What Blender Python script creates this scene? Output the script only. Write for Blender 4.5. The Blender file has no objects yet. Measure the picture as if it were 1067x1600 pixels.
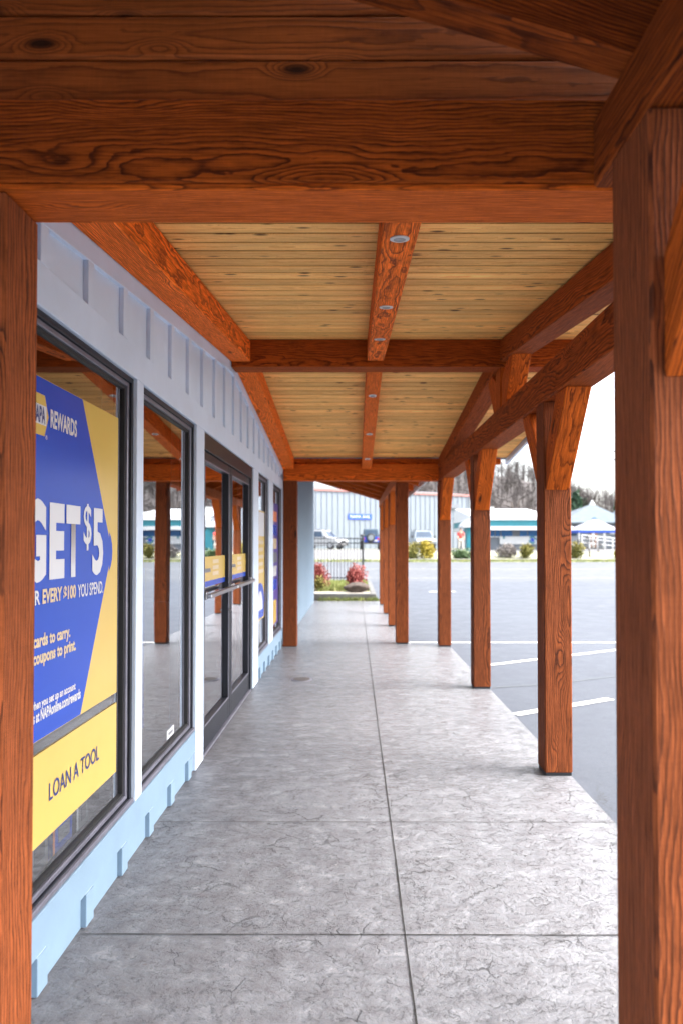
import bpy, bmesh, math, random
from mathutils import Vector, Matrix
R = math.radians
random.seed(7)
S = bpy.context.scene
COL = S.collection

# ------------------------------------------------------------------ camera
cd = bpy.data.cameras.new('camera'); cam = bpy.data.objects.new('camera', cd); COL.objects.link(cam)
S.camera = cam
cd.sensor_width = 36.0; cd.lens = 23.4; cd.clip_start = 0.05; cd.clip_end = 6000
cam.location = (0, 0, 1.6); cam.rotation_euler = (R(91.0), 0, 0)
cd.shift_x = -0.0125; cd.shift_y = 0.020
cd.dof.use_dof = True; cd.dof.focus_distance = 3.3; cd.dof.aperture_fstop = 2.0

# ------------------------------------------------------------------ world, sun, exposure
SUN_EL, SUN_AZ = 50, 98          # azimuth clockwise from +Y
w = bpy.data.worlds.new('World'); S.world = w; w.use_nodes = True
nt = w.node_tree; bg = nt.nodes['Background']
sky = nt.nodes.new('ShaderNodeTexSky'); sky.sky_type = 'NISHITA'; sky.sun_disc = False
sky.sun_elevation = R(SUN_EL); sky.sun_rotation = R(SUN_AZ); sky.air_density = 1.0; sky.dust_density = 6.0; sky.ozone_density = 1.0
hs = nt.nodes.new('ShaderNodeHueSaturation'); hs.inputs['Saturation'].default_value = 0.36; hs.inputs['Value'].default_value = 1.0
nt.links.new(sky.outputs[0], hs.inputs['Color']); nt.links.new(hs.outputs[0], bg.inputs['Color'])
bg.inputs['Strength'].default_value = 0.15
sl = bpy.data.lights.new('sun', 'SUN'); sl.energy = 0.5; sl.angle = R(30); sl.color = (1.0, 0.95, 0.88)
so = bpy.data.objects.new('sun', sl); COL.objects.link(so)
sd = Vector((math.sin(R(SUN_AZ))*math.cos(R(SUN_EL)), math.cos(R(SUN_AZ))*math.cos(R(SUN_EL)), math.sin(R(SUN_EL))))
so.rotation_euler = sd.to_track_quat('Z', 'Y').to_euler(); so.location = (20, -20, 40)
S.view_settings.view_transform = 'Standard'; S.view_settings.look = 'None'; S.view_settings.gamma = 1.0
S.view_settings.exposure = 2.78
S.cycles.max_bounces = 10; S.cycles.diffuse_bounces = 6; S.cycles.glossy_bounces = 5; S.cycles.transparent_max_bounces = 12
S.cycles.use_denoising = True

# ------------------------------------------------------------------ node helpers
def new_mat(name):
    m = bpy.data.materials.new(name); m.use_nodes = True
    t = m.node_tree; return m, t, t.nodes['Principled BSDF']
def N(t, typ, **kw):
    n = t.nodes.new(typ)
    for k, v in kw.items(): setattr(n, k, v)
    return n
def L(t, a, b): t.links.new(a, b)
def setin(n, **kw):
    for k, v in kw.items(): n.inputs[k.replace('_', ' ')].default_value = v
def math_n(t, op, a, b=None, c=None, clamp=False):
    n = N(t, 'ShaderNodeMath', operation=op); n.use_clamp = clamp
    for i, x in enumerate((a, b, c)):
        if x is None: continue
        if isinstance(x, (int, float)): n.inputs[i].default_value = x
        else: L(t, x, n.inputs[i])
    return n.outputs[0]
def vscale(t, v, s):
    n = N(t, 'ShaderNodeVectorMath', operation='MULTIPLY'); L(t, v, n.inputs[0]); n.inputs[1].default_value = s; return n.outputs[0]
def noise(t, v, scale, detail=3, rough=.55, dist=0):
    n = N(t, 'ShaderNodeTexNoise'); L(t, v, n.inputs['Vector']); setin(n, Scale=scale, Detail=detail, Roughness=rough, Distortion=dist); return n
def ramp(t, f, stops, interp='LINEAR'):
    n = N(t, 'ShaderNodeValToRGB'); n.color_ramp.interpolation = interp; cr = n.color_ramp
    while len(cr.elements) < len(stops): cr.elements.new(.5)
    for e, (p, c) in zip(cr.elements, stops):
        e.position = p; e.color = (c[0], c[1], c[2], 1) if not isinstance(c, (int, float)) else (c, c, c, 1)
    L(t, f, n.inputs[0]); return n.outputs[0]
def mix(t, f, a, b, mode='MIX'):
    n = N(t, 'ShaderNodeMix', data_type='RGBA', blend_type=mode)
    if isinstance(f, (int, float)): n.inputs[0].default_value = f
    else: L(t, f, n.inputs[0])
    for i, x in ((6, a), (7, b)):
        if isinstance(x, (tuple, list)): n.inputs[i].default_value = (x[0], x[1], x[2], 1)
        else: L(t, x, n.inputs[i])
    return n.outputs[2]
def maprange(t, v, a, b, c, d, smooth=False):
    n = N(t, 'ShaderNodeMapRange')
    if smooth: n.interpolation_type = 'SMOOTHSTEP'
    L(t, v, n.inputs['Value']); setin(n, From_Min=a, From_Max=b, To_Min=c, To_Max=d); return n.outputs[0]
def bump(t, h, strength, dist, p):
    n = N(t, 'ShaderNodeBump'); L(t, h, n.inputs['Height']); setin(n, Strength=strength, Distance=dist); L(t, n.outputs[0], p.inputs['Normal'])

def wood_mat(name, light, dark, knotc, freq, warp, knots, rough=.55, fine_amt=.5, knotscale=(1.5, 5.5, 5.5), bumpd=.0015, base_rand=.5, kth=.17, sawamt=.12):
    m, t, p = new_mat(name)
    a = N(t, 'ShaderNodeAttribute', attribute_name='grain'); g = a.outputs['Vector']
    tint = N(t, 'ShaderNodeAttribute', attribute_name='tint').outputs['Fac']
    nz = noise(t, vscale(t, g, (1.0, 3.0, 3.0)), 1.3, 2, .5)
    sub = N(t, 'ShaderNodeVectorMath', operation='SUBTRACT'); L(t, nz.outputs['Color'], sub.inputs[0]); sub.inputs[1].default_value = (.5, .5, .5)
    d = vscale(t, sub.outputs[0], (0, warp, warp))
    nz2 = noise(t, vscale(t, g, (6.0, 16.0, 16.0)), 1.0, 3, .6)
    sub2 = N(t, 'ShaderNodeVectorMath', operation='SUBTRACT'); L(t, nz2.outputs['Color'], sub2.inputs[0]); sub2.inputs[1].default_value = (.5, .5, .5)
    d2 = vscale(t, sub2.outputs[0], (0, .018, .018))
    ad = N(t, 'ShaderNodeVectorMath', operation='ADD'); L(t, vscale(t, g, (0, 1, 1)), ad.inputs[0]); L(t, d, ad.inputs[1])
    ad2 = N(t, 'ShaderNodeVectorMath', operation='ADD'); L(t, ad.outputs[0], ad2.inputs[0]); L(t, d2, ad2.inputs[1])
    off = N(t, 'ShaderNodeAttribute', attribute_name='pith').outputs['Vector']
    ad3 = N(t, 'ShaderNodeVectorMath', operation='ADD'); L(t, ad2.outputs[0], ad3.inputs[0]); L(t, off, ad3.inputs[1])
    ln = N(t, 'ShaderNodeVectorMath', operation='LENGTH'); L(t, ad3.outputs[0], ln.inputs[0]); r = ln.outputs['Value']
    vo = N(t, 'ShaderNodeTexVoronoi', feature='F1'); L(t, vscale(t, g, knotscale), vo.inputs['Vector']); setin(vo, Scale=1.0, Randomness=1.0)
    kd = vo.outputs['Distance']
    sel = N(t, 'ShaderNodeSeparateColor'); L(t, vo.outputs['Color'], sel.inputs[0])
    keep = math_n(t, 'LESS_THAN', sel.outputs[0], knots)
    pull = math_n(t, 'MULTIPLY', maprange(t, kd, 0, .42, .07, 0, True), keep)
    r = math_n(t, 'ADD', r, pull)
    wob = math_n(t, 'MULTIPLY', noise(t, vscale(t, g, (2.2, 30, 30)), 1.0, 3, .6).outputs['Fac'], .9)
    fr = math_n(t, 'FRACT', math_n(t, 'ADD', math_n(t, 'MULTIPLY', r, freq), wob))
    ring = ramp(t, fr, [(0, .15), (.3, .1), (.68, .5), (.86, .95), (.95, .8), (1, .15)])
    fine = noise(t, vscale(t, g, (7, 230, 230)), 1.0, 4, .65).outputs['Fac']
    saw = noise(t, vscale(t, g, (160, 14, 14)), 1.0, 2, .5).outputs['Fac']
    blot = noise(t, vscale(t, g, (1.6, 7, 7)), 1.0, 3, .6).outputs['Fac']
    fleck = maprange(t, noise(t, vscale(t, g, (9, 120, 120)), 1.0, 3, .7).outputs['Fac'], .56, .70, 0, fine_amt*.9, True)
    ringv = math_n(t, 'MULTIPLY', ring, maprange(t, blot, .3, .6, .55, 1.0))
    col = mix(t, math_n(t, 'MAXIMUM', ringv, fleck), light, dark)
    fm = maprange(t, fine, .3, .72, 1 - fine_amt, 1 + fine_amt*.7)
    sm = maprange(t, saw, .3, .7, 1 - sawamt, 1 + sawamt)
    bm_ = maprange(t, blot, .25, .75, .74, 1.22)
    tm = maprange(t, tint, 0, 1, 1 - base_rand, 1 + base_rand)
    tot = math_n(t, 'MULTIPLY', math_n(t, 'MULTIPLY', fm, sm), math_n(t, 'MULTIPLY', bm_, tm))
    sc = N(t, 'ShaderNodeVectorMath', operation='SCALE'); L(t, col, sc.inputs[0]); L(t, tot, sc.inputs['Scale'])
    kn = math_n(t, 'MULTIPLY', maprange(t, math_n(t, 'ADD', kd, math_n(t, 'MULTIPLY', nz2.outputs['Fac'], .05)), kth*.35, kth, 1, 0, True), keep)
    fin = mix(t, math_n(t, 'MULTIPLY', kn, .92), sc.outputs[0], knotc)
    L(t, fin, p.inputs['Base Color'])
    p.inputs['Specular IOR Level'].default_value = .14
    L(t, maprange(t, fine, .3, .7, rough + .12, rough - .08), p.inputs['Roughness'])
    h = math_n(t, 'ADD', math_n(t, 'MULTIPLY', fine, .7), math_n(t, 'MULTIPLY', ringv, .5))
    bump(t, h, .8, bumpd, p)
    return m

def simple(name, col, rough=.6, metal=0, var=.12, vscale_=3.0, spec=.5, bumpd=0, bscale=40):
    m, t, p = new_mat(name)
    tc = N(t, 'ShaderNodeTexCoord').outputs['Object']
    n = noise(t, tc, vscale_, 5, .6).outputs['Fac']
    hi = tuple(min(1, c*(1+var)) for c in col); lo = tuple(c*(1-var) for c in col)
    L(t, mix(t, maprange(t, n, .3, .7, 0, 1), lo, hi), p.inputs['Base Color'])
    p.inputs['Roughness'].default_value = rough; p.inputs['Metallic'].default_value = metal; p.inputs['Specular IOR Level'].default_value = spec
    if bumpd:
        bump(t, noise(t, tc, bscale, 4, .6).outputs['Fac'], .6, bumpd, p)
    return m

M = {}
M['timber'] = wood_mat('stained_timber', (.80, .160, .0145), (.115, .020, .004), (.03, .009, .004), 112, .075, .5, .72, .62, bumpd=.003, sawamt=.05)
M['shaded_timber'] = wood_mat('timber_painted_shade', (.34, .070, .008), (.06, .011, .003), (.02, .006, .003), 100, .08, .5, .75, .62, bumpd=.003, sawamt=.05)  # darker copy of the timber: shade on the near canopy put into colour
M['post'] = wood_mat('weathered_stained_timber', (.245, .064, .0185), (.038, .0115, .0065), (.012, .005, .0035), 88, .085, .5, .72, .62, bumpd=.003, sawamt=.05)
M['board'] = wood_mat('pine_ceiling_board', (.97, .555, .180), (.74, .34, .085), (.05, .018, .007), 85, .03, .62, .6, .12, (4.6, 14, 2.2), .0006, .34, .27, .03)
M['groove_shade'] = simple('painted_groove_shade', (.11, .038, .010), .7, 0, .2, 8, .2)  # shade inside the ceiling grooves, painted as a dark colour
M['infill'] = wood_mat('stained_board', (.40, .098, .017), (.15, .034, .007), (.010, .004, .002), 70, .05, .75, .6, .3, (3.4, 10, 3), .001, .25, .26, .05)
M['siding'] = simple('blue_grey_paint', (.58, .68, .82), .5, 0, .07, 2.0, .4, .0006, 60)
M['trim'] = simple('pale_blue_paint', (.57, .67, .82), .45, 0, .06, 2.5, .4, .0006, 70)
M['base'] = simple('light_blue_paint', (.205, .30, .40), .5, 0, .08, 2.5, .4, .0006, 60)
M['bronze'] = simple('dark_bronze_metal', (.014, .017, .026), .38, .3, .3, 6, .5)
M['alu'] = simple('weathered_aluminium', (.20, .20, .25), .38, .5, .2, 5, .5)
M['chrome'] = simple('brushed_steel', (.40, .41, .44), .3, .95, .08, 12)
M['rubber'] = simple('black_rubber', (.012, .012, .014), .6, 0, .2, 8)
M['white'] = simple('white_paint', (.50, .51, .52), .5, 0, .05, 3)
M['lens'] = simple('frosted_lens', (.30, .31, .32), .25, 0, .05, 30)
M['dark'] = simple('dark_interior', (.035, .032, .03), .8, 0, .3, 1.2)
M['store_floor'] = simple('store_floor_tile', (.16, .15, .14), .35, 0, .2, 1.5)
M['shelf'] = simple('dark_steel_shelf', (.05, .05, .055), .5, .3, .2, 3)
M['print_blue'] = simple('print_blue', (.008, .06, .44), .24, 0, .06, 1.2)
M['print_navy'] = simple('print_navy', (.012, .03, .16), .4, 0, .05, 3)
M['print_yellow'] = simple('print_yellow', (.60, .42, .11), .22, 0, .05, 1.5)
M['print_cream'] = simple('print_cream', (.62, .50, .33), .25, 0, .04, 4)
M['print_white'] = simple('print_white', (.60, .61, .65), .25, 0, .02, 4)
M['print_orange'] = simple('print_orange', (.62, .18, .06), .4, 0, .08, 4)
M['print_grey'] = simple('print_grey', (.12, .13, .15), .4, 0, .3, 9)
M['print_purple'] = simple('print_purple', (.06, .035, .22), .4, 0, .2, 4)
M['sill'] = simple('worn_grey_sill', (.33, .32, .33), .5, 0, .22, 7)
M['roofing'] = simple('dark_roofing_metal', (.09, .10, .11), .5, .3, .15, 2)
M['kerb'] = simple('kerb_concrete', (.11, .11, .107), .85, 0, .3, 5, .3, .003, 40)
M['kerbwood'] = simple('grey_kerb', (.22, .21, .2), .85, 0, .3, 3)
M['marking'] = simple('road_marking_paint', (.50, .50, .49), .7, 0, .14, 18)
M['rock'] = simple('rock_stone', (.08, .062, .053), .9, 0, .5, 6, .3, .02, 14)
M['teal'] = simple('teal_paint', (.012, .15, .19), .5, 0, .1, 2)
M['glass_dark'] = simple('dark_window_glass', (.02, .04, .07), .08, 0, .3, 1)
M['glass_blue'] = simple('blue_window_glass', (.02, .10, .26), .1, 0, .4, .7)
M['shingle'] = simple('grey_shingle', (.085, .108, .128), .9, 0, .14, 2)
M['housewall'] = simple('pale_lap_siding', (.125, .14, .165), .7, 0, .08, 2)
M['warehouse'] = simple('pale_steel_cladding', (.150, .178, .215), .5, 0, .06, .6)
M['warehouse_trim'] = simple('red_brown_trim', (.26, .12, .11), .6, 0, .1, 2)
M['tent_white'] = simple('tent_fabric_white', (.28, .28, .34), .8, 0, .05, 2)
M['tent_blue'] = simple('tent_fabric_blue', (.02, .07, .38), .7, 0, .1, 2)
M['carwhite'] = simple('white_car_paint', (.36, .37, .38), .2, 0, .04, 1)
M['carblue'] = simple('blue_car_paint', (.010, .06, .42), .2, 0, .1, 1)
M['carsilver'] = simple('silver_car_paint', (.22, .25, .27), .2, .3, .05, 1)
M['softtop'] = simple('dark_soft_top', (.03, .055, .08), .6, 0, .2, 3)
M['carplastic'] = simple('black_plastic', (.02, .02, .022), .5, 0, .2, 3)
M['lamp_red'] = simple('red_lamp_plastic', (.4, .02, .02), .25)
M['lamp_clear'] = simple('clear_lamp_plastic', (.6, .62, .64), .12)
M['iron'] = simple('black_iron', (.015, .017, .022), .5, .2, .2, 5)
M['skin'] = simple('skin', (.45, .25, .17), .6)
M['redcloth'] = simple('red_cloth', (.55, .06, .05), .8)
M['palecloth'] = simple('pale_cloth', (.50, .46, .40), .8)
M['hair'] = simple('dark_hair', (.03, .02, .015), .7)
M['bark'] = simple('grey_bark', (.085, .07, .062), .9, 0, .35, 5)
M['twig'] = simple('grey_twigs', (.055, .046, .045), .9, 0, .3, 3)
M['polewood'] = simple('weathered_pole', (.17, .14, .11), .9, 0, .3, 4)
M['woods'] = simple('bare_woods', (.06, .052, .05), 1, 0, .35, .03)
M['mountain'] = simple('far_conifer_slope', (.05, .075, .085), 1, 0, .3, .01)

def leaf_mat(name, cols):
    m, t, p = new_mat(name)
    a = N(t, 'ShaderNodeAttribute', attribute_name='tint').outputs['Fac']
    n = len(cols); L(t, ramp(t, a, [(i/(n-1), c) for i, c in enumerate(cols)]), p.inputs['Base Color'])
    p.inputs['Roughness'].default_value = .65; p.inputs['Specular IOR Level'].default_value = .25
    return m
M['leaf_red'] = leaf_mat('barberry_leaf', [(.10, .022, .024), (.27, .062, .058), (.34, .13, .11)])
M['leaf_yellow'] = leaf_mat('gold_leaf', [(0.092, 0.092, 0.013), (0.264, 0.205, 0.02), (0.343, 0.264, 0.033)])
M['leaf_olive'] = leaf_mat('olive_leaf', [(0.046, 0.059, 0.013), (0.145, 0.139, 0.033), (0.224, 0.185, 0.046)])
M['leaf_green'] = leaf_mat('green_leaf', [(0.026, 0.059, 0.026), (0.066, 0.112, 0.046), (0.119, 0.158, 0.079)])
M['leaf_grey'] = leaf_mat('grey_leaf', [(0.092, 0.079, 0.079), (0.172, 0.152, 0.145), (0.238, 0.211, 0.198)])
M['leaf_conifer'] = leaf_mat('conifer_needles', [(.02, .05, .035), (.05, .10, .065), (.09, .15, .09)])
M['grass'] = leaf_mat('grass_blades', [(0.059, 0.099, 0.02), (0.165, 0.198, 0.046), (0.277, 0.264, 0.106)])

def glass_mat(name, tint, boost=1.0):
    m = bpy.data.materials.new(name); m.use_nodes = True; t = m.node_tree
    for n in list(t.nodes): t.nodes.remove(n)
    o = N(t, 'ShaderNodeOutputMaterial'); tr = N(t, 'ShaderNodeBsdfTransparent'); gl = N(t, 'ShaderNodeBsdfGlossy')
    tr.inputs[0].default_value = (*tint, 1); setin(gl, Roughness=0.0); gl.inputs['Color'].default_value = (.95, .97, 1, 1)
    f = N(t, 'ShaderNodeFresnel'); f.inputs['IOR'].default_value = 1.55
    tc = N(t, 'ShaderNodeTexCoord').outputs['Object']
    b = N(t, 'ShaderNodeBump'); setin(b, Strength=.04, Distance=.012); L(t, noise(t, tc, 2.2, 1, .4).outputs['Fac'], b.inputs['Height'])
    L(t, b.outputs[0], gl.inputs['Normal'])
    inv = math_n(t, 'SUBTRACT', 1.0, f.outputs[0]); k = math_n(t, 'SUBTRACT', 1.0, math_n(t, 'POWER', inv, 3.9*boost), clamp=True)
    mx = N(t, 'ShaderNodeMixShader'); L(t, k, mx.inputs[0]); L(t, tr.outputs[0], mx.inputs[1]); L(t, gl.outputs[0], mx.inputs[2])
    L(t, mx.outputs[0], o.inputs[0]); return m
M['pane'] = glass_mat('window_glass', (.80, .84, .84))

def concrete_mat():
    m, t, p = new_mat('stamped_concrete')
    tc = N(t, 'ShaderNodeTexCoord').outputs['Object']
    big = noise(t, tc, .8, 4, .6).outputs['Fac']; mid = noise(t, vscale(t, tc, (1, 1.25, 1)), 7.5, 8, .72).outputs['Fac']; fine = noise(t, tc, 70, 4, .6).outputs['Fac']
    def warped(sc, amt, seed):
        q = N(t, 'ShaderNodeVectorMath', operation='ADD'); L(t, tc, q.inputs[0]); q.inputs[1].default_value = (seed, seed*2, 0)
        d = N(t, 'ShaderNodeVectorMath', operation='ADD'); L(t, q.outputs[0], d.inputs[0]); L(t, vscale(t, noise(t, q.outputs[0], sc, 6, .7).outputs['Color'], (amt, amt, 0)), d.inputs[1]); return d.outputs[0]
    # slate stamp: terraces of strongly warped noise give chipped ledges
    wv = warped(7.0, .10, 3.0)
    wn = noise(t, vscale(t, wv, (1.0, 1.5, 1)), 1.9, 7, .64).outputs['Fac']
    terr = math_n(t, 'FRACT', math_n(t, 'MULTIPLY', wn, 12.0))
    ledge = ramp(t, terr, [(0, 0), (.06, .8), (.5, .9), (1, 1)])
    edge = ramp(t, terr, [(0, 1), (.07, .55), (.2, 0), (1, 0)])
    msk = maprange(t, noise(t, tc, 2.6, 4, .65).outputs['Fac'], .42, .56, 0, 1, True)
    edge = math_n(t, 'MULTIPLY', edge, msk)
    def cracks(scale, amt, seed, w, lo, hi, ms):
        v = N(t, 'ShaderNodeTexVoronoi', feature='DISTANCE_TO_EDGE'); L(t, warped(6.0, amt, seed), v.inputs['Vector']); setin(v, Scale=scale)
        return math_n(t, 'MULTIPLY', maprange(t, v.outputs['Distance'], 0, w, 1, 0), maprange(t, noise(t, tc, ms, 3, .6).outputs['Fac'], lo, hi, 0, 1, True))
    crack = math_n(t, 'MAXIMUM', cracks(2.0, .30, 1.0, .008, .52, .60, 1.8), cracks(5.0, .16, 7.0, .02, .54, .62, 3.4))
    base = mix(t, maprange(t, big, .3, .7, 0, 1), (.165, .172, .195), (.222, .231, .256))
    base = mix(t, maprange(t, mid, .38, .66, 0, .8), base, (.092, .090, .100))
    base = mix(t, maprange(t, mid, .30, .44, .75, 0), base, (.29, .295, .315))
    base = mix(t, math_n(t, 'MULTIPLY', edge, .28), base, (.10, .09, .09))
    base = mix(t, math_n(t, 'MULTIPLY', crack, .3), base, (.055, .048, .045))
    spk = math_n(t, 'LESS_THAN', noise(t, tc, 42, 1, .5).outputs['Fac'], .24)
    base = mix(t, math_n(t, 'MULTIPLY', spk, .5), base, (.12, .10, .09))
    L(t, mix(t, maprange(t, fine, .3, .7, 0, .35), base, (.19, .18, .185)), p.inputs['Base Color'])
    L(t, maprange(t, mid, .3, .7, .13, .28), p.inputs['Roughness']); p.inputs['Specular IOR Level'].default_value = .5
    h = math_n(t, 'ADD', math_n(t, 'MULTIPLY', ledge, 1.1), math_n(t, 'ADD', math_n(t, 'MULTIPLY', mid, 1.6), math_n(t, 'SUBTRACT', math_n(t, 'MULTIPLY', fine, .12), math_n(t, 'MULTIPLY', crack, .7))))
    bump(t, h, 1.0, .014, p)
    return m
M['concrete'] = concrete_mat()

def asphalt_mat(name, c0, c1, sc=.35):
    m, t, p = new_mat(name)
    tc = N(t, 'ShaderNodeTexCoord').outputs['Object']
    big = noise(t, vscale(t, tc, (1, .6, 1)), sc, 5, .6).outputs['Fac']; fine = noise(t, tc, 110, 3, .75).outputs['Fac']; md = noise(t, tc, 2.2, 7, .66).outputs['Fac']
    base = mix(t, maprange(t, big, .32, .68, 0, 1), c0, c1)
    base = mix(t, maprange(t, md, .36, .66, 0, .6), base, tuple(c*.55 for c in c0))
    oil = maprange(t, noise(t, tc, .55, 3, .6).outputs['Fac'], .62, .72, 0, .6, True)
    base = mix(t, oil, base, tuple(c*.35 for c in c0))
    base = mix(t, maprange(t, fine, .45, .72, 0, .75), base, tuple(min(1, c*2.1) for c in c1))
    v = N(t, 'ShaderNodeTexVoronoi', feature='DISTANCE_TO_EDGE'); d = N(t, 'ShaderNodeVectorMath', operation='ADD'); L(t, tc, d.inputs[0]); L(t, vscale(t, noise(t, tc, 1.1, 5, .7).outputs['Color'], (1.6, 1.6, 0)), d.inputs[1])
    L(t, d.outputs[0], v.inputs['Vector']); setin(v, Scale=.33)
    cr = math_n(t, 'MULTIPLY', maprange(t, v.outputs['Distance'], 0, .006, 1, 0), maprange(t, noise(t, tc, .25, 2, .5).outputs['Fac'], .48, .56, 0, .8))
    base = mix(t, cr, base, (.015, .015, .017))
    L(t, base, p.inputs['Base Color']); L(t, maprange(t, md, .3, .7, .62, .42), p.inputs['Roughness'])
    bump(t, fine, .6, .006, p); return m
M['asphalt'] = asphalt_mat('asphalt', (.025, .030, .043), (.040, .047, .062))
M['road'] = asphalt_mat('road_asphalt', (.04, .044, .052), (.056, .06, .068))
M['gravel'] = asphalt_mat('gravel_lot', (.10, .098, .098), (.13, .128, .126), .2)
M['dirt'] = asphalt_mat('grassy_dirt', (.16, .17, .09), (.26, .25, .15), .15)

# ------------------------------------------------------------------ object helpers
def tag(o, label=None, cat=None, group=None, kind=None):
    for k, v in (('label', label), ('category', cat), ('group', group), ('kind', kind)):
        if v: o[k] = v
    return o
def empty(name, loc, label, cat, group=None):
    o = bpy.data.objects.new(name, None); COL.objects.link(o); o.location = loc; o.empty_display_size = .1
    return tag(o, label, cat, group)
def link(name, me, parent=None):
    o = bpy.data.objects.new(name, me); COL.objects.link(o)
    if parent is not None:
        o.parent = parent
        b = parent
        off = Vector((0, 0, 0))
        while b is not None: off += b.location; b = b.parent
        o.location = -off            # geometry is written in world space; roots are only translated
    return o
class MB:
    def __init__(s): s.v = []; s.f = []; s.m = []; s.mats = []; s.t = []
    def mi(s, mat):
        if mat is None: return 0
        if mat not in s.mats: s.mats.append(mat)
        return s.mats.index(mat)
    def poly(s, pts, mat=None, tint=.5):
        b = len(s.v); s.v += [tuple(p) for p in pts]; s.f.append(tuple(range(b, b+len(pts)))); s.m.append(s.mi(mat)); s.t += [tint]*len(pts)
    def solid(s, pts, faces, mat=None, tint=.5):
        b = len(s.v); s.v += [tuple(p) for p in pts]; s.t += [tint]*len(pts)
        for f in faces: s.f.append(tuple(b+i for i in f)); s.m.append(s.mi(mat))
    def box(s, x0, x1, y0, y1, z0, z1, mat=None, tint=.5):
        s.solid([(x0,y0,z0),(x1,y0,z0),(x1,y1,z0),(x0,y1,z0),(x0,y0,z1),(x1,y0,z1),(x1,y1,z1),(x0,y1,z1)],
                [(0,3,2,1),(4,5,6,7),(0,1,5,4),(1,2,6,5),(2,3,7,6),(3,0,4,7)], mat, tint)
    def prism(s, a, b, mat=None, tint=.5):
        n = len(a); s.solid(list(a)+list(b), [tuple(range(n))[::-1], tuple(range(n, 2*n))] + [(i, (i+1) % n, n+(i+1) % n, n+i) for i in range(n)], mat, tint)
    def tube(s, pts, rads, n=6, mat=None, caps=True, tint=.5):
        pts = [Vector(p) for p in pts]; b = len(s.v)
        for i, p in enumerate(pts):
            d = (pts[min(i+1, len(pts)-1)] - pts[max(i-1, 0)]).normalized()
            u = d.cross(Vector((0, 0, 1)) if abs(d.z) < .9 else Vector((1, 0, 0))).normalized(); v = d.cross(u)
            r = rads[i] if isinstance(rads, (list, tuple)) else rads
            for k in range(n):
                a = 2*math.pi*k/n; s.v.append(tuple(p + u*math.cos(a)*r + v*math.sin(a)*r)); s.t.append(tint)
        for i in range(len(pts)-1):
            for k in range(n):
                s.f.append((b+i*n+k, b+i*n+(k+1) % n, b+(i+1)*n+(k+1) % n, b+(i+1)*n+k)); s.m.append(s.mi(mat))
        if caps:
            s.f.append(tuple(b+k for k in range(n))[::-1]); s.m.append(s.mi(mat))
            s.f.append(tuple(b+(len(pts)-1)*n+k for k in range(n))); s.m.append(s.mi(mat))
    def build(s, name, mat=None, parent=None, bevel=0, smooth=False, fixn=True):
        me = bpy.data.meshes.new(name); me.from_pydata(s.v, [], s.f)
        if mat is not None and not s.mats: me.materials.append(mat)
        for mm in s.mats: me.materials.append(mm)
        if s.mats: me.polygons.foreach_set('material_index', s.m)
        at = me.attributes.new('tint', 'FLOAT', 'POINT'); at.data.foreach_set('value', s.t)
        if bevel or fixn:
            bm = bmesh.new(); bm.from_mesh(me)
            if fixn: bmesh.ops.recalc_face_normals(bm, faces=bm.faces)
            if bevel:
                bmesh.ops.bevel(bm, geom=[e for e in bm.edges if e.is_manifold and e.calc_face_angle(0) > .5], offset=bevel, segments=1, affect='EDGES')
            bm.to_mesh(me); bm.free()
        if smooth: me.polygons.foreach_set('use_smooth', [True]*len(me.polygons))
        return link(name, me, parent)

def add_grain(o, axis, cen=None, tint=None, pith=None):
    """per-vertex grain coordinates: (along the timber, across, across)"""
    me = o.data; ax = Vector(axis).normalized()
    u = ax.cross(Vector((0, 0, 1)) if abs(ax.z) < .9 else Vector((1, 0, 0))).normalized(); v = ax.cross(u)
    co = [x.co for x in me.vertices]
    c = Vector(cen) if cen else sum(co, Vector())/max(1, len(co))
    ro = random.uniform(0, 60); rv = random.uniform(-40, 40)
    a = me.attributes.new('grain', 'FLOAT_VECTOR', 'POINT'); buf = []
    pv = me.attributes.new('pith', 'FLOAT_VECTOR', 'POINT'); pb = []
    th = random.uniform(0, 6.28); pr = random.uniform(.10, .22) if pith is None else pith
    for q in co:
        d = q - c; buf += [d.dot(ax)+ro, d.dot(u)+rv, d.dot(v)+rv]
        pb += [0, -rv + pr*math.cos(th), -rv + pr*math.sin(th)]
    a.data.foreach_set('vector', buf); pv.data.foreach_set('vector', pb)
    if 'tint' not in me.attributes: me.attributes.new('tint', 'FLOAT', 'POINT')
    tv = random.uniform(.3, .7) if tint is None else tint
    me.attributes['tint'].data.foreach_set('value', [tv]*len(co))
    return o
def timber_box(name, parent, x0, x1, y0, y1, z0, z1, axis, bev=.006, tint=None, pith=None, mat='timber'):
    m = MB(); m.box(x0, x1, y0, y1, z0, z1); o = m.build(name, M[mat], parent, bevel=bev)
    return add_grain(o, axis, tint=tint, pith=pith)
def timber_prism_x(name, parent, x0, x1, poly, axis, bev=.006, tint=None, pith=None):
    """poly in (y, z), extruded along x"""
    m = MB(); m.prism([(x0, y, z) for y, z in poly], [(x1, y, z) for y, z in poly]); o = m.build(name, M['timber'], parent, bevel=bev)
    return add_grain(o, axis, tint=tint, pith=pith)
def timber_prism_y(name, parent, y0, y1, poly, axis, bev=.006, tint=None, mat='timber'):
    m = MB(); m.prism([(x, y0, z) for x, z in poly], [(x, y1, z) for x, z in poly]); o = m.build(name, M[mat], parent, bevel=bev)
    return add_grain(o, axis, tint=tint)

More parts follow.
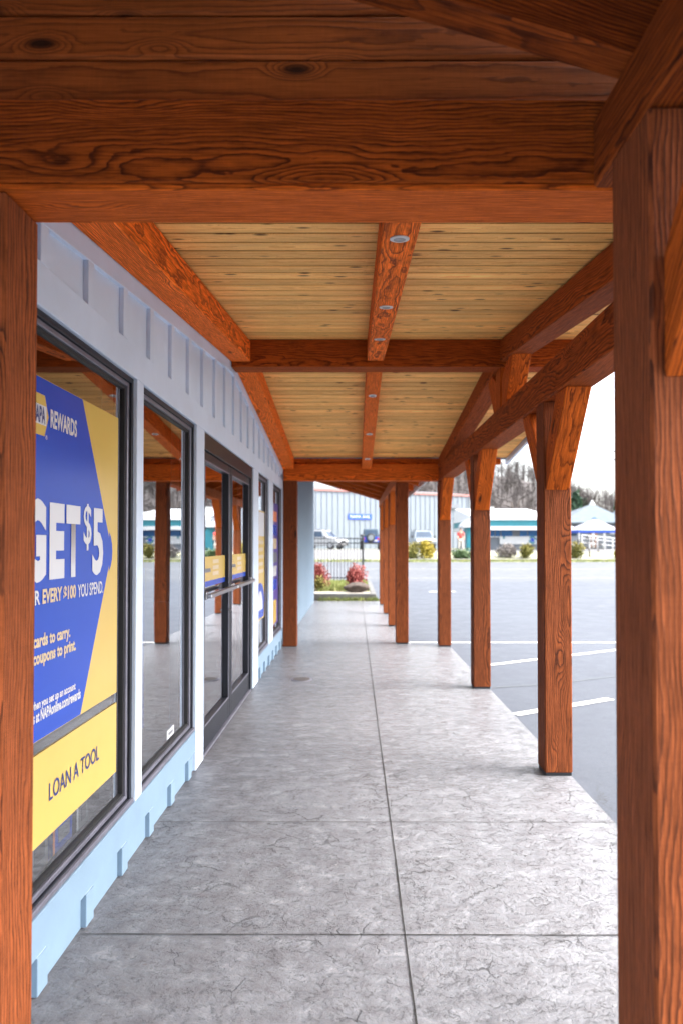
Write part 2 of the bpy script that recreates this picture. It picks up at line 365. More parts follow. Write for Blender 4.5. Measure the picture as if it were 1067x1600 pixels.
# ------------------------------------------------------------------ ground and roads
def gz(d):
    pts = [(-4000, -.06), (20, -.06), (44, .50), (48, 1.02), (60, 1.12), (5000, 1.12)]
    for (a, za), (b, zb) in zip(pts, pts[1:]):
        if d <= b: return za + (zb-za)*(d-a)/(b-a)
    return 1.12
def sheet(name, xs, ys, dz, mat, **kw):
    m = MB()
    for x0, x1 in zip(xs, xs[1:]):
        for y0, y1 in zip(ys, ys[1:]):
            m.poly([(x0, y0, gz(y0)+dz), (x1, y0, gz(y0)+dz), (x1, y1, gz(y1)+dz), (x0, y1, gz(y1)+dz)])
    o = m.build(name, M[mat] if isinstance(mat, str) else mat); tag(o, kind='structure', **kw); return o
sheet('ground', [-3000, -200, 200, 3000], [-3000, -60, 20, 44, 48, 60, 200, 4000], -.004, 'dirt')
sheet('parking_lot', [-80, 0, 120], [-60, 20, 27], 0, 'asphalt')
sheet('road', [-150, 0, 200], [27, 42.2], 0, 'road')
sheet('car_lot', [-60, 1.5], [42.2, 44, 48, 60, 63.9], 0, 'gravel')
sheet('forecourt', [1.5, 60], [48.5, 60, 63.9], 0, 'gravel')
def pavement():
    m = MB()
    m.box(-1.3, 1.50, 1.86, 10.64, -.3, 0)
    m.box(-1.3, .90, -12, 1.858, -.3, -.001); m.box(-1.3, .90, 10.642, 18.86, -.3, -.001)
    o = m.build('pavement', M['concrete'], bevel=.006); tag(o, kind='structure')
    j = MB()
    rr = random.Random(3)
    def joint(p0, p1, w):
        n = 40; pts = []
        for i in range(n+1):
            f = i/n; pts.append((p0[0]+(p1[0]-p0[0])*f + rr.uniform(-.0012, .0012), p0[1]+(p1[1]-p0[1])*f + rr.uniform(-.0012, .0012)))
        dx, dy = p1[0]-p0[0], p1[1]-p0[1]; ll = math.hypot(dx, dy); nx, ny = -dy/ll, dx/ll
        for (a, b), (c, d) in zip(pts, pts[1:]):
            w1 = w*rr.uniform(.7, 1.2)
            j.poly([(a-nx*w1, b-ny*w1, .004), (a+nx*w1, b+ny*w1, .004), (c+nx*w1, d+ny*w1, .004), (c-nx*w1, d-ny*w1, .004)])
    joint((.207, 1.2), (.215, 18.8), .0032)
    for y, ww in ((1.6, .004), (2.745, .003), (3.85, .0022), (7.4, .002), (13.1, .002), (15.6, .002)):
        joint((-1.12, y+.01), (1.495 if 1.9 < y < 10.6 else .89, y), ww)
    o = j.build('pavement_joint', simple('joint_dirt', (.014, .013, .012), .9, 0, .3, 20)); tag(o, kind='structure')
pavement()
def line(p0, p1, w):
    m = MB(); d = Vector((p1[0]-p0[0], p1[1]-p0[1])); n = Vector((-d.y, d.x)).normalized()*w/2
    n_ = 12
    for i in range(n_):
        a = Vector(p0)+d*i/n_; b = Vector(p0)+d*(i+1)/n_
        m.poly([(a.x-n.x, a.y-n.y, gz(a.y)+.005), (a.x+n.x, a.y+n.y, gz(a.y)+.005), (b.x+n.x, b.y+n.y, gz(b.y)+.005), (b.x-n.x, b.y-n.y, gz(b.y)+.005)])
    o = m.build('parking_line', M['marking'], fixn=False); tag(o, kind='structure')
line((1.56, 6.5), (2.74, 7.16), .11); line((2.95, 7.1), (5.2, 7.3), .10)
line((1.75, 9.1), (4.6, 10.75), .10); line((.93, 11.25), (7.4, 11.25), .10)
line((2.5, 22.4), (3.4, 22.5), .22)
for y in (28.4, 34.6, 34.95):
    line((-60, y), (110, y+.4), .07)
def seam():
    m = MB(); pts = [(1.5, 7.7), (2.3, 7.9), (3.1, 8.3), (3.9, 8.6), (5.5, 9.2)]
    for (a, b), (c, d) in zip(pts, pts[1:]):
        m.poly([(a, b-.02, gz(b)+.004), (a, b+.02, gz(b)+.004), (c, d+.02, gz(d)+.004), (c, d-.02, gz(d)+.004)])
    tag(m.build('asphalt_seam', simple('seam_tar', (.07, .08, .09), .6), fixn=False), kind='structure')
seam()

# ------------------------------------------------------------------ the shop building (left)
WX = -1.14            # panel face; trim stands proud of it
shop = empty('shop_building', (-1.3, 6, 0), 'pale blue board and batten shop front with dark framed windows along the covered walkway', 'shop')
RIDGE, RZ, SL = 6.1, 3.47, .115
def zc(y): return RZ - SL*abs(y-RIDGE)          # underside of the gable ceiling boards
TB, TT = 2.45, 2.61                               # head trim
OPEN = [(1.95, 3.416, .286), (3.52, 4.716, .286), (4.956, 7.38, 0), (7.77, 8.75, .286), (9.17, 10.36, .286)]
def facade():
    m = MB()
    m.box(-1.30, WX, 1.80, 10.62, TT-.02, 3.58)              # upper panel
    for y0, y1 in ((-6, 1.95), (3.416, 3.52), (4.716, 4.956), (7.38, 7.77), (8.75, 9.17), (10.36, 10.62)):
        m.box(-1.30, WX+.002, y0, y1, 0, TT-.021)            # piers
    for a, b, z in OPEN:
        if z: m.box(-1.30, WX+.001, a, b, 0, .2)             # low wall under the windows
    y = 2.36 - .4273
    while y < 10.4:                                          # battens
        m.box(WX, WX+.022, y, y+.065, TT, min(zc(y), 3.42)-.20)
        if not (4.85 < y < 7.5): m.box(WX, WX+.024, y+.005, y+.08, .006, .145)
        y += .4273
    for yy in (-5, -4, -3, -2, -1, 0, 1.0): m.box(WX, WX+.022, yy, yy+.065, .3, 3.4)
    m.box(-1.30, WX, -6, 1.79, TT-.02, 3.58)
    o = m.build('wall', None, shop, bevel=.002)
    o.data.materials.append(M['siding'])
    # trim boards
    t = MB(); TX = WX+.024
    t.box(WX-.02, TX, 1.82, 10.60, TB, TT)
    for y0, y1, z in ((1.84, 1.95, .15), (3.416, 3.52, .288), (4.716, 4.956, .004), (7.38, 7.77, .004), (8.75, 9.17, .288), (10.36, 10.60, .288)):
        t.box(WX-.02, TX+.002, y0, y1, z, TB-.002)
    t.build('trim_board', M['trim'], shop, bevel=.003)
    for y0, y1 in ((1.84, 4.714), (7.79, 10.6)):
        s = MB(); s.box(WX-.02, TX+.001, y0, y1, .142, .286); s.build('sill_board', M['base'], shop, bevel=.003)
    for y0, y1 in ((1.84, 4.714), (7.79, 10.6)):
        b = MB()
        b.box(WX-.02, WX+.006, y0, y1, .004, .1415)
        y = 2.36 - .4273
        while y < 10.4:
            if y0 < y < y1-.09: b.box(WX, WX+.030, y+.003, y+.082, .008, .1418)
            y += .4273
        b.build('base_board', M['base'], shop, bevel=.002)
    tp = MB()
    for ya, yb in ((1.9, RIDGE), (RIDGE, 10.5)):
        tp.prism([(WX-.01, ya, zc(ya)-.29), (WX-.01, yb, zc(yb)-.29), (WX-.01, yb, zc(yb)-.19), (WX-.01, ya, zc(ya)-.19)],
                 [(WX+.024, ya, zc(ya)-.29), (WX+.024, yb, zc(yb)-.29), (WX+.024, yb, zc(yb)-.19), (WX+.024, ya, zc(ya)-.19)])
    tp.build('top_trim', M['trim'], shop, bevel=.002)
    # far wall of ribbed metal beyond the entrance roof
    f = MB(); f.box(-1.30, WX, 10.62, 18.5, 0, 4.3)
    y = 10.7
    while y < 18.45:
        f.box(WX, WX+.025, y, y+.05, .002, 4.29); y += .18
    f.build('ribbed_wall', simple('pale_blue_steel', (.27, .35, .43), .5, 0, .05, 1.5, .4), shop)
    # room behind the glass
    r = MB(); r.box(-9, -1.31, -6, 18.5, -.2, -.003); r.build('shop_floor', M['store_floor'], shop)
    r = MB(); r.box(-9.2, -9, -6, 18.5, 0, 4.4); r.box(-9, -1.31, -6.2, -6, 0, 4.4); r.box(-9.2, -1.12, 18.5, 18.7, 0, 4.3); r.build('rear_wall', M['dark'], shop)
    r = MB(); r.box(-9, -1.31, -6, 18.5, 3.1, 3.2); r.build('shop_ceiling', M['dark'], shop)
    r = MB(); r.box(-9.3, -1.2, -6.2, 18.7, 4.4, 4.6); r.build('roof', M['roofing'], shop)
facade()
GX = WX-.030
def ring(m, x0, x1, y0, y1, z0, z1, w, mat, wb=None):
    wb = wb or w
    m.box(x0, x1, y0, y0+w, z0, z1, mat); m.box(x0, x1, y1-w, y1, z0, z1, mat)
    m.box(x0, x1, y0+w, y1-w, z1-w, z1, mat); m.box(x0, x1, y0+w, y1-w, z0, z0+wb, mat)
def window(y0, y1, z0, z1):
    f = MB(); ring(f, GX-.06, WX+.006, y0+.001, y1-.001, z0+.001, z1-.001, .026, M['bronze'])
    w_ = f.build('window', None, shop, bevel=.002)
    def sub(name, mb, mat=None, **kw):
        return mb.build(name, mat, w_, **kw)
    i = MB(); ring(i, GX-.05, WX-.006, y0+.028, y1-.028, z0+.028, z1-.028, .022, None); sub('frame', i, M['alu'], bevel=.003)
    i = MB(); ring(i, GX-.02, WX-.018, y0+.051, y1-.051, z0+.051, z1-.051, .016, None); sub('gasket', i, M['rubber'])
    p = MB(); p.poly([(GX, y0+.052, z0+.052), (GX, y1-.052, z0+.052), (GX, y1-.052, z1-.052), (GX, y0+.052, z1-.052)]); sub('pane', p, M['pane'])
    s = MB(); s.box(GX-.42, GX-.06, y0-.02, y1+.02, z0-.12, z0+.01); sub('sill', s, M['sill'], bevel=.004)
    s = MB(); s.box(WX-.014, WX+.020, y0+.002, y1-.002, z0+.002, z0+.024); sub('drip_rail', s, M['alu'], bevel=.003)
for k in (0, 1, 3, 4): window(OPEN[k][0], OPEN[k][1], OPEN[k][2], TB)

def door_frame():
    y0, y1 = OPEN[2][:2]
    f = MB(); f.box(GX-.07, WX+.014, y0+.001, y0+.045, .003, TB-.001); f.box(GX-.07, WX+.014, y1-.10, y1-.001, .003, TB-.001); f.box(GX-.07, WX+.013, y0+.045, y1-.1, TB-.13, TB-.002)
    f.build('door_frame', M['bronze'], shop, bevel=.003)
    th = MB(); th.box(GX-.08, WX+.02, y0+.046, y1-.101, .002, .018); th.build('threshold', M['alu'], shop, bevel=.003)
    mid = (y0+y1)/2 - .03
    for a, b in ((y0+.05, mid-.004), (mid+.004, y1-.105)):
        st = .075; z0, z1 = .022, TB-.135
        d = MB(); ring(d, GX-.022, GX+.028, a, b, z0, z1, st, None, .19)
        dr = d.build('door', M['bronze'], shop, bevel=.004)
        p = MB(); p.poly([(GX, a+st, z0+.19), (GX, b-st, z0+.19), (GX, b-st, z1-st), (GX, a+st, z1-st)]); p.build('pane', M['pane'], dr)
        bd = MB(); ring(bd, GX+.028, GX+.034, a+st-.008, b-st+.008, z0+.182, z1-st+.008, .012, None); bd.build('glazing_bead', M['alu'], dr)
        h = MB(); h.box(GX+.06, GX+.10, a+.02, b-.02, 1.190, 1.225); h.box(GX+.028, GX+.062, a+.02, a+.075, 1.18, 1.24); h.box(GX+.028, GX+.062, b-.075, b-.02, 1.18, 1.24)
        h.build('push_bar', M['chrome'], dr, bevel=.006)
    k = MB(); k.tube([(GX+.028, mid-.045, 1.0), (GX+.05, mid-.045, 1.0)], .016, 10); k.build('lock_cylinder', M['chrome'], shop)
door_frame()

# ------------------------------------------------------------------ printing helpers (all signs face +X)
def text_mesh(s, bold=.0):
    cu = bpy.data.curves.new('t', 'FONT'); cu.body = s; cu.size = 1; cu.offset = bold; cu.resolution_u = 3
    o = bpy.data.objects.new('t', cu); COL.objects.link(o)
    dg = bpy.context.evaluated_depsgraph_get(); me = bpy.data.meshes.new_from_object(o.evaluated_get(dg))
    bpy.data.objects.remove(o); bpy.data.curves.remove(cu); return me
def lettering(parent, s, x, y0, y1, z0, z1, mat, bold=.02, name='lettering', normal='+X', italic=0):
    me = text_mesh(s, bold); me.name = name
    cs = [v.co.copy() for v in me.vertices]
    ax, bx = min(c.x for c in cs), max(c.x for c in cs); ay, by = min(c.y for c in cs), max(c.y for c in cs)
    for v in me.vertices:
        u = (v.co.x-ax)/(bx-ax); q = (v.co.y-ay)/(by-ay)
        if normal == '+X': v.co = (x, y0+(y1-y0)*u, z0+(z1-z0)*q)
        else: v.co = (y0+(y1-y0)*u, x, z0+(z1-z0)*q)          # facing -Y
    me.materials.clear(); me.materials.append(M[mat])
    return link(name, me, parent)
def flat(parent, name, x, pts, mat):
    m = MB(); m.poly([(x, y, z) for y, z in pts]); return m.build(name, M[mat], parent, fixn=False)

# ------------------------------------------------------------------ window posters
PX = GX+.006
def poster_rewards():
    r = empty('window_poster', (PX, 2.7, .874), 'large blue and yellow GET $5 rewards poster in the nearest window', 'poster')
    m = MB(); m.box(PX-.004, PX, 2.02, 3.278, .874, 2.222); m.build('sheet', M['print_yellow'], r)
    pts = [(2.022, .876), (2.845, .876), (3.165, 1.50)]
    for i in range(7):
        a = R(-60+120*i/6); pts.append((3.118+.09*math.cos(a), 1.565+.11*math.sin(a)))
    pts += [(3.165, 1.63), (2.845, 2.22), (2.022, 2.22)]
    flat(r, 'blue_panel', PX+.0008, pts, 'print_blue')
    hx = [(2.395, 2.005), (2.495, 2.005), (2.527, 2.082), (2.495, 2.158), (2.395, 2.158), (2.363, 2.082)]
    b = flat(r, 'badge', PX+.0016, hx, 'print_yellow')
    flat(b, 'badge_band', PX+.0022, [(2.382, 2.045), (2.508, 2.045), (2.508, 2.118), (2.382, 2.118)], 'print_white')
    X = PX+.003
    lettering(b, 'NAPA', X, 2.394, 2.498, 2.05, 2.113, 'print_navy', .03)
    lettering(r, '®', X, 2.50, 2.516, 1.995, 2.011, 'print_white', 0)
    lettering(r, 'REWARDS', X, 2.541, 2.783, 2.046, 2.118, 'print_white', .03)
    lettering(r, 'G', X, 2.345, 2.513, 1.458, 1.768, 'print_white', .06)
    lettering(r, 'E', X, 2.540, 2.672, 1.464, 1.760, 'print_white', .06)
    lettering(r, 'T', X, 2.688, 2.825, 1.464, 1.760, 'print_white', .06)
    lettering(r, '$', X, 2.860, 2.945, 1.572, 1.775, 'print_white', .01)
    lettering(r, '5', X, 2.957, 3.084, 1.460, 1.762, 'print_white', .035)
    lettering(r, 'FOR', X, 2.34, 2.467, 1.376, 1.430, 'print_white', .02)
    lettering(r, 'EVERY $100', X, 2.487, 2.785, 1.368, 1.432, 'print_cream', .035)
    lettering(r, 'YOU SPEND.', X, 2.805, 3.087, 1.374, 1.430, 'print_white', .015)
    lettering(r, 'No cards to carry.', X, 2.335, 2.732, 1.205, 1.268, 'print_cream', .035)
    lettering(r, 'No coupons to print.', X, 2.335, 2.788, 1.143, 1.206, 'print_cream', .035)
    lettering(r, 'Get $5 when you set up an account', X, 2.30, 2.788, .985, 1.026, 'print_white', .03)
    lettering(r, 'Find details at NAPAonline.com/rewards', X, 2.28, 2.84, .945, .988, 'print_white', .03)
poster_rewards()
def poster_loan():
    r = empty('window_poster', (PX, 2.7, .487), 'yellow LOAN A TOOL strip poster below the blue rewards poster', 'poster')
    m = MB(); m.box(PX-.004, PX, 2.02, 3.278, .487, .824); m.build('sheet', M['print_yellow'], r)
    lettering(r, 'LOAN A TOOL', PX+.002, 2.556, 3.054, .618, .687, 'print_navy', .008)
poster_loan()
def poster_far(y0, y1, z0, z1, kind):
    if kind == 0:
        r = empty('window_poster', (PX, y0, z0), 'pale yellow poster with a blue arch in the narrow window right of the door', 'poster')
        m = MB(); m.box(PX-.004, PX, y0, y1, z0, z1); m.build('sheet', M['print_yellow'], r)
        flat(r, 'white_panel', PX+.001, [(y0+.03, z1-.32), (y1-.03, z1-.32), (y1-.03, z1-.02), (y0+.03, z1-.02)], 'print_white')
        for k in range(5): flat(r, 'text_block', PX+.001, [(y0+.07, z1-.42-.09*k), (y1-.1-.05*(k % 2), z1-.42-.09*k), (y1-.1-.05*(k % 2), z1-.375-.09*k), (y0+.07, z1-.375-.09*k)], 'print_cream')
        pts = [(y0+.06, z0+.02)]
        cy = (y0+y1)/2
        for i in range(13):
            a = math.pi - math.pi*i/12; pts.append((cy+.38*math.cos(a), z0+.22+.24*math.sin(a)))
        pts.append((y1-.06, z0+.02)); flat(r, 'arch', PX+.001, pts, 'print_blue')
        pts = [(cy+.24*math.cos(math.pi-math.pi*i/12), z0+.12+.24*math.sin(math.pi*i/12)) for i in range(13)]
        flat(r, 'arch_centre', PX+.002, pts, 'print_white')
    else:
        r = empty('window_poster', (PX, y0, z0), 'tall purple and blue picture poster in the farthest window beside the end post', 'poster')
        m = MB(); m.box(PX-.004, PX, y0, y1, z0, z1); m.build('sheet', M['print_purple'], r)
        flat(r, 'yellow_panel', PX+.001, [(y0+.02, z0+.02), (y1-.2, z0+.02), (y1-.2, z0+.36), (y0+.02, z0+.36)], 'print_yellow')
        rr = random.Random(5); mats = ['print_orange', 'print_blue', 'print_cream', 'print_grey', 'print_white', 'print_blue']
        for k in range(6):
            zt = z1-.12-.2*k
            flat(r, 'picture_block', PX+.001, [(y0+.06, zt-.15), (y1-.1-.15*rr.random(), zt-.15), (y1-.1-.1*rr.random(), zt), (y0+.06, zt)], mats[k])
poster_far(7.86, 8.66, .66, 2.02, 0); poster_far(9.26, 10.2, .42, 2.2, 1)
def door_sticker(y0, y1, label):
    r = empty('door_sticker', (PX, y0, 1.26), label, 'sticker', 'yellow stickers on the shop doors')
    X = GX+.002
    m = MB(); m.box(GX+.0005, X, y0, y1, 1.26, 1.50); m.build('sheet', M['print_yellow'], r)
    flat(r, 'blue_strip', X+.001, [(y0, 1.26), (y1, 1.26), (y1, 1.305), (y0, 1.305)], 'print_blue')
    for k in range(3): flat(r, 'pale_block', X+.001, [(y0+.45*(y1-y0), 1.34+.05*k), (y0+.7*(y1-y0), 1.34+.05*k), (y0+.7*(y1-y0), 1.372+.05*k), (y0+.45*(y1-y0), 1.372+.05*k)], 'print_cream')
    flat(r, 'grey_block', X+.001, [(y0+.06, 1.375), (y0+.36*(y1-y0), 1.375), (y0+.36*(y1-y0), 1.405), (y0+.06, 1.405)], 'print_grey')
door_sticker(5.09, 6.03, 'yellow sticker with blue strip on the nearer door leaf'); door_sticker(6.24, 7.18, 'yellow sticker with blue strip on the farther door leaf')
# small things on the sill behind the nearest window
def sill_box(y0, y1, x0, h, mat, label, edge):
    r = empty('product_box', (x0, y0, .296), label, 'box', 'boxes on the window sill')
    m = MB(); m.box(x0-.10, x0, y0, y1, .297, .297+h); m.build('carton', M[mat], r, bevel=.003)
    m = MB(); m.box(x0, x0+.001, y0, y0+.018, .298, .296+h); m.box(x0, x0+.001, y0+.018, y1, .298, .316); m.build('edge_band', M[edge], r)
    m = MB(); m.box(x0, x0+.0012, y0+.05, y1-.03, .36, .42); m.build('printed_panel', M['print_grey' if mat != 'print_grey' else 'shelf'], r)
sill_box(2.37, 2.50, -1.235, .30, 'print_orange', 'orange box at the near end of the window sill', 'print_white')
sill_box(2.53, 2.70, -1.23, .26, 'print_grey', 'grey box with white edge on the window sill', 'print_white')
sill_box(2.73, 2.92, -1.225, .28, 'print_blue', 'blue box with orange edge on the window sill', 'print_orange')
sill_box(2.95, 3.08, -1.22, .25, 'print_grey', 'dark box at the far end of the sill row with white edge', 'print_white')
def stand_sign():
    r = empty('banner_stand', (-1.62, 4.55, 0), 'narrow blue banner with white lines standing inside behind the second window', 'banner')
    X = -1.6
    m = MB(); m.box(X-.01, X, 4.55, 5.1, .2, 1.42); m.build('sheet', M['print_blue'], r)
    for k in range(5): flat(r, 'text_line', X+.002, [(4.6, .62+.1*k), (5.0-.05*(k % 2), .62+.1*k), (5.0-.05*(k % 2), .66+.1*k), (4.6, .66+.1*k)], 'print_white')
    m = MB(); m.box(X-.16, X+.14, 4.5, 5.15, 0.0, .04); m.box(X-.025, X-.012, 4.80, 4.85, .04, .9); m.build('foot', M['shelf'], r)
stand_sign()
def hours():
    r = empty('window_sticker', (GX+.002, 4.2, .36), 'small white sticker low in the second window', 'sticker')
    m = MB(); m.box(GX+.001, GX+.003, 4.18, 4.34, .375, .43); m.build('sheet', M['print_white'], r)
    flat(r, 'grey_block', GX+.0038, [(4.21, .395), (4.31, .395), (4.31, .41), (4.21, .41)], 'print_grey')
hours()
for k, (yy, h_) in enumerate(((0.5, 1.9), (3.4, 1.7), (6.6, 1.9), (9.6, 1.8))):
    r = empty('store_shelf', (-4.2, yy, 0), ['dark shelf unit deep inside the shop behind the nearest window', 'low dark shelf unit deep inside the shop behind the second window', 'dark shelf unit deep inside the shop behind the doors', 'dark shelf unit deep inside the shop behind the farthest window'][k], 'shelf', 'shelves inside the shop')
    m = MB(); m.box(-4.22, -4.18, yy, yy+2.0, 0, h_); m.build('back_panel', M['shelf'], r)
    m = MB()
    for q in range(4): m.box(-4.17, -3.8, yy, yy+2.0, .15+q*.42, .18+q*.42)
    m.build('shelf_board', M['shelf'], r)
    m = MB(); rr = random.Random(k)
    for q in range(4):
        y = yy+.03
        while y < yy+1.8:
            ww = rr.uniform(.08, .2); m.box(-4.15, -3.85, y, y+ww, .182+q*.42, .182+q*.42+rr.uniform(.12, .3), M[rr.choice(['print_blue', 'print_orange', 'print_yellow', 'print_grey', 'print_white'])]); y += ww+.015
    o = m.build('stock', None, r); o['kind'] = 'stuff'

# ------------------------------------------------------------------ entrance porch (gabled timber roof)
porch = empty('entrance_porch', (0, RIDGE, 0), 'low gabled timber porch over the shop entrance with pine board ceiling', 'porch')
HB = 2.595
def post(parent, x0, x1, y0, y1, top, braces=(), bw=.16, tint=None, run=.46, drop=.62):
    p = timber_box('post', parent, x0, x1, y0, y1, .02, top, (0, 0, 1), .007, tint, mat='post')
    m = MB(); m.box(x0+.006, x1-.006, y0+.006, y1-.006, 0, .021); m.build('base_plate', M['iron'], p)
    ins = (x1-x0-bw)/2
    for d in braces:
        yf = y0 if d < 0 else y1
        pl = [(yf, top-drop), (yf+d*run, top-.0), (yf+d*(run-.21), top-.0), (yf, top-drop+.28)]
        timber_prism_x('brace', p, x0+ins, x1-ins, pl, (0, d*run, drop), .005, .35)
    return p
# posts on the kerb side
for y, br in ((1.85, (1,)), (4.62, (-1, 1)), (7.38, (-1, 1)), (10.40, (-1,))):
    post(porch, 1.315, 1.505, y, y+.19, HB-.002, br, tint={4.62: .62}.get(y))
# posts against the wall
timber_box('wall_post', porch, WX+.03, -.976, 1.853, 2.045, .004, HB-.002, (0, 0, 1), .007, 1.0, mat='post')
timber_box('wall_post', porch, WX+.03, -.895, 10.405, 10.595, .004, HB-.002, (0, 0, 1), .007, .5, mat='post')
# eave headers
timber_box('header_beam', porch, WX+.032, 1.312, 1.85, 2.05, HB+.02, HB+.26, (1, 0, 0), .007, .02, .09)
timber_box('lit_underside', porch, WX+.032, 1.312, 1.853, 2.047, HB, HB+.0195, (1, 0, 0), .004, .42)  # thin lighter strip: light on the header's underside painted as colour
timber_box('header_beam', porch, WX+.032, 1.312, 10.40, 10.60, HB, HB+.26, (1, 0, 0), .007)
# truss: plate, top chords, king post
timber_box('plate_beam', porch, 1.313, 1.507, 1.84, 10.62, HB-.001, HB+.245, (0, 1, 0), .007, .0)
RB = zc(RIDGE)
def chord(name, ya, yb, x0, x1, depth, **kw):
    pl = [(ya, zc(ya)-depth), (yb, zc(yb)-depth), (yb, zc(yb)-.012), (ya, zc(ya)-.012)]
    return timber_prism_x(name, porch, x0, x1, pl, (0, yb-ya, zc(yb)-zc(ya)), .006, **kw)
for ya, yb in ((2.052, RIDGE-.002), (RIDGE+.002, 10.398)):
    chord('rafter', ya, yb, 1.316, 1.504, .205, tint=.04)
    chord('wall_rafter', ya, yb if yb < 6.2 else yb, WX+.026, -.94, .205, tint=.92)
for ya, yb in ((2.052, RIDGE-.103), (RIDGE+.103, 10.398)):
    chord('centre_rafter', ya, yb, .115, .265, .20, tint=.7)
timber_box('ridge_beam', porch, WX+.03, 2.25, RIDGE-.1, RIDGE+.1, RB-.265, RB-.014, (1, 0, 0), .007, .06)
timber_box('king_post', porch, 1.318, 1.502, RIDGE-.095, RIDGE+.095, HB+.247, RB-.267, (0, 0, 1), .006)
for d in (-1, 1):
    y0 = RIDGE+d*.095; y1 = RIDGE+d*.50
    pl = [(y0, HB+.25), (y0+d*.16, HB+.25), (y1+d*.02, zc(y1)-.207), (y1-d*.17, zc(y1-d*.17)-.207), (y0, HB+.5)]
    timber_prism_x('king_brace', porch, 1.33, 1.49, pl, (0, d*.4, .5), .005, tint=.45)
# ceiling boards
def gable_ceiling(ya, yb):
    n = int(abs(yb-ya)/.133); st = (yb-ya)/n; m = MB(); rr = random.Random(int(ya*10))
    gr = []; pi = []; tn = []
    X0, X1 = WX+.001, 2.4
    for i in range(n):
        a, b = ya+st*i, ya+st*(i+1); q_ = 1 if st > 0 else -1; g = .015*q_; c = .004*q_
        prof = [(a+g*.5, .02), (a+g*.5, .002), (a+g*.5+c, 0), (b-g*.5-c, 0), (b-g*.5, .002), (b-g*.5, .02)]
        ro = rr.uniform(0, 60); rv = rr.uniform(-30, 30); tv = rr.uniform(.15, .85); th = rr.uniform(.03, .12)
        A = [(X0, y, zc(y)+z) for y, z in prof]; B = [(X1, y, zc(y)+z) for y, z in prof]
        m.prism(A, B, M['board'], tv)
        tg = [(b-g*.5-c, .019), (b+g*.5+c, .019), (b+g*.5+c, .0045), (b-g*.5-c, .0045)]  # shallow strip across the gap, carries the painted groove shade
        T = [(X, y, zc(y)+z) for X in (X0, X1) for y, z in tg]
        if i < n-1: m.prism(T[:4], T[4:], M['groove_shade'], tv)
        for p in A+B+(T if i < n-1 else []):
            gr += [p[0]+ro, (p[1]-(a+b)/2)+rv, (p[2]-zc(p[1]))+rv]; pi += [0, -rv, -rv+th]
    o = m.build('ceiling_boards', None, porch, fixn=True)
    me = o.data
    q = me.attributes.new('grain', 'FLOAT_VECTOR', 'POINT'); q.data.foreach_set('vector', gr)
    q = me.attributes.new('pith', 'FLOAT_VECTOR', 'POINT'); q.data.foreach_set('vector', pi)
gable_ceiling(RIDGE, 1.95); gable_ceiling(RIDGE, 10.5)
def gable_roof():
    m = MB()
    for ya, yb in ((1.95, RIDGE), (RIDGE, 10.7)):
        A = [(-1.4, ya, zc(ya)+.021), (-1.4, yb, zc(yb)+.021), (-1.4, yb, zc(yb)+.16), (-1.4, ya, zc(ya)+.16)]
        m.prism(A, [(2.42, p[1], p[2]) for p in A])
    m.build('roof', M['roofing'], porch)
    m = MB()
    for ya, yb in ((1.80, RIDGE), (RIDGE, 10.7)):
        A = [(2.421, ya, zc(ya)-.06), (2.421, yb, zc(yb)-.06), (2.421, yb, zc(yb)+.18), (2.421, ya, zc(ya)+.18)]
        m.prism(A, [(2.46, p[1], p[2]) for p in A])
    m.build('barge_board', M['siding'], porch)
gable_roof()
def infill(y, ztop, parent, facing):
    m = MB(); gr = []; pi = []; rr = random.Random(int(y*3)+2); z = HB+.262
    while z < ztop:
        z1 = z+.1285; ro = rr.uniform(0, 60); rv = rr.uniform(-30, 30); th = rr.uniform(.03, .09); tv = rr.uniform(.3, .7)
        g = .0025
        prof = [(y+.03, z+g), (y+.008, z+g), (y, z+g+.008), (y, z1-g-.008), (y+.008, z1-g), (y+.03, z1-g)]
        if facing > 0: prof = [(2*y+.03-a, b) for a, b in prof]
        A = [(WX+.032, a, b) for a, b in prof]; B = [(2.3, a, b) for a, b in prof]
        m.prism(A, B, None, tv)
        for p in A+B: gr += [p[0]+ro, p[2]-(z+z1)/2+rv, p[1]-y+rv]; pi += [0, -rv, -rv+th]
        z = z1
    o = m.build('infill_boards', M['infill'], parent); me = o.data
    q = me.attributes.new('grain', 'FLOAT_VECTOR', 'POINT'); q.data.foreach_set('vector', gr)
    q = me.attributes.new('pith', 'FLOAT_VECTOR', 'POINT'); q.data.foreach_set('vector', pi)
infill(1.875, 3.7, porch, -1)
timber_box('blocking_beam', porch, WX+.032, 2.3, 10.44, 10.57, HB+.262, zc(10.5)-.016, (1, 0, 0), .005, .2)
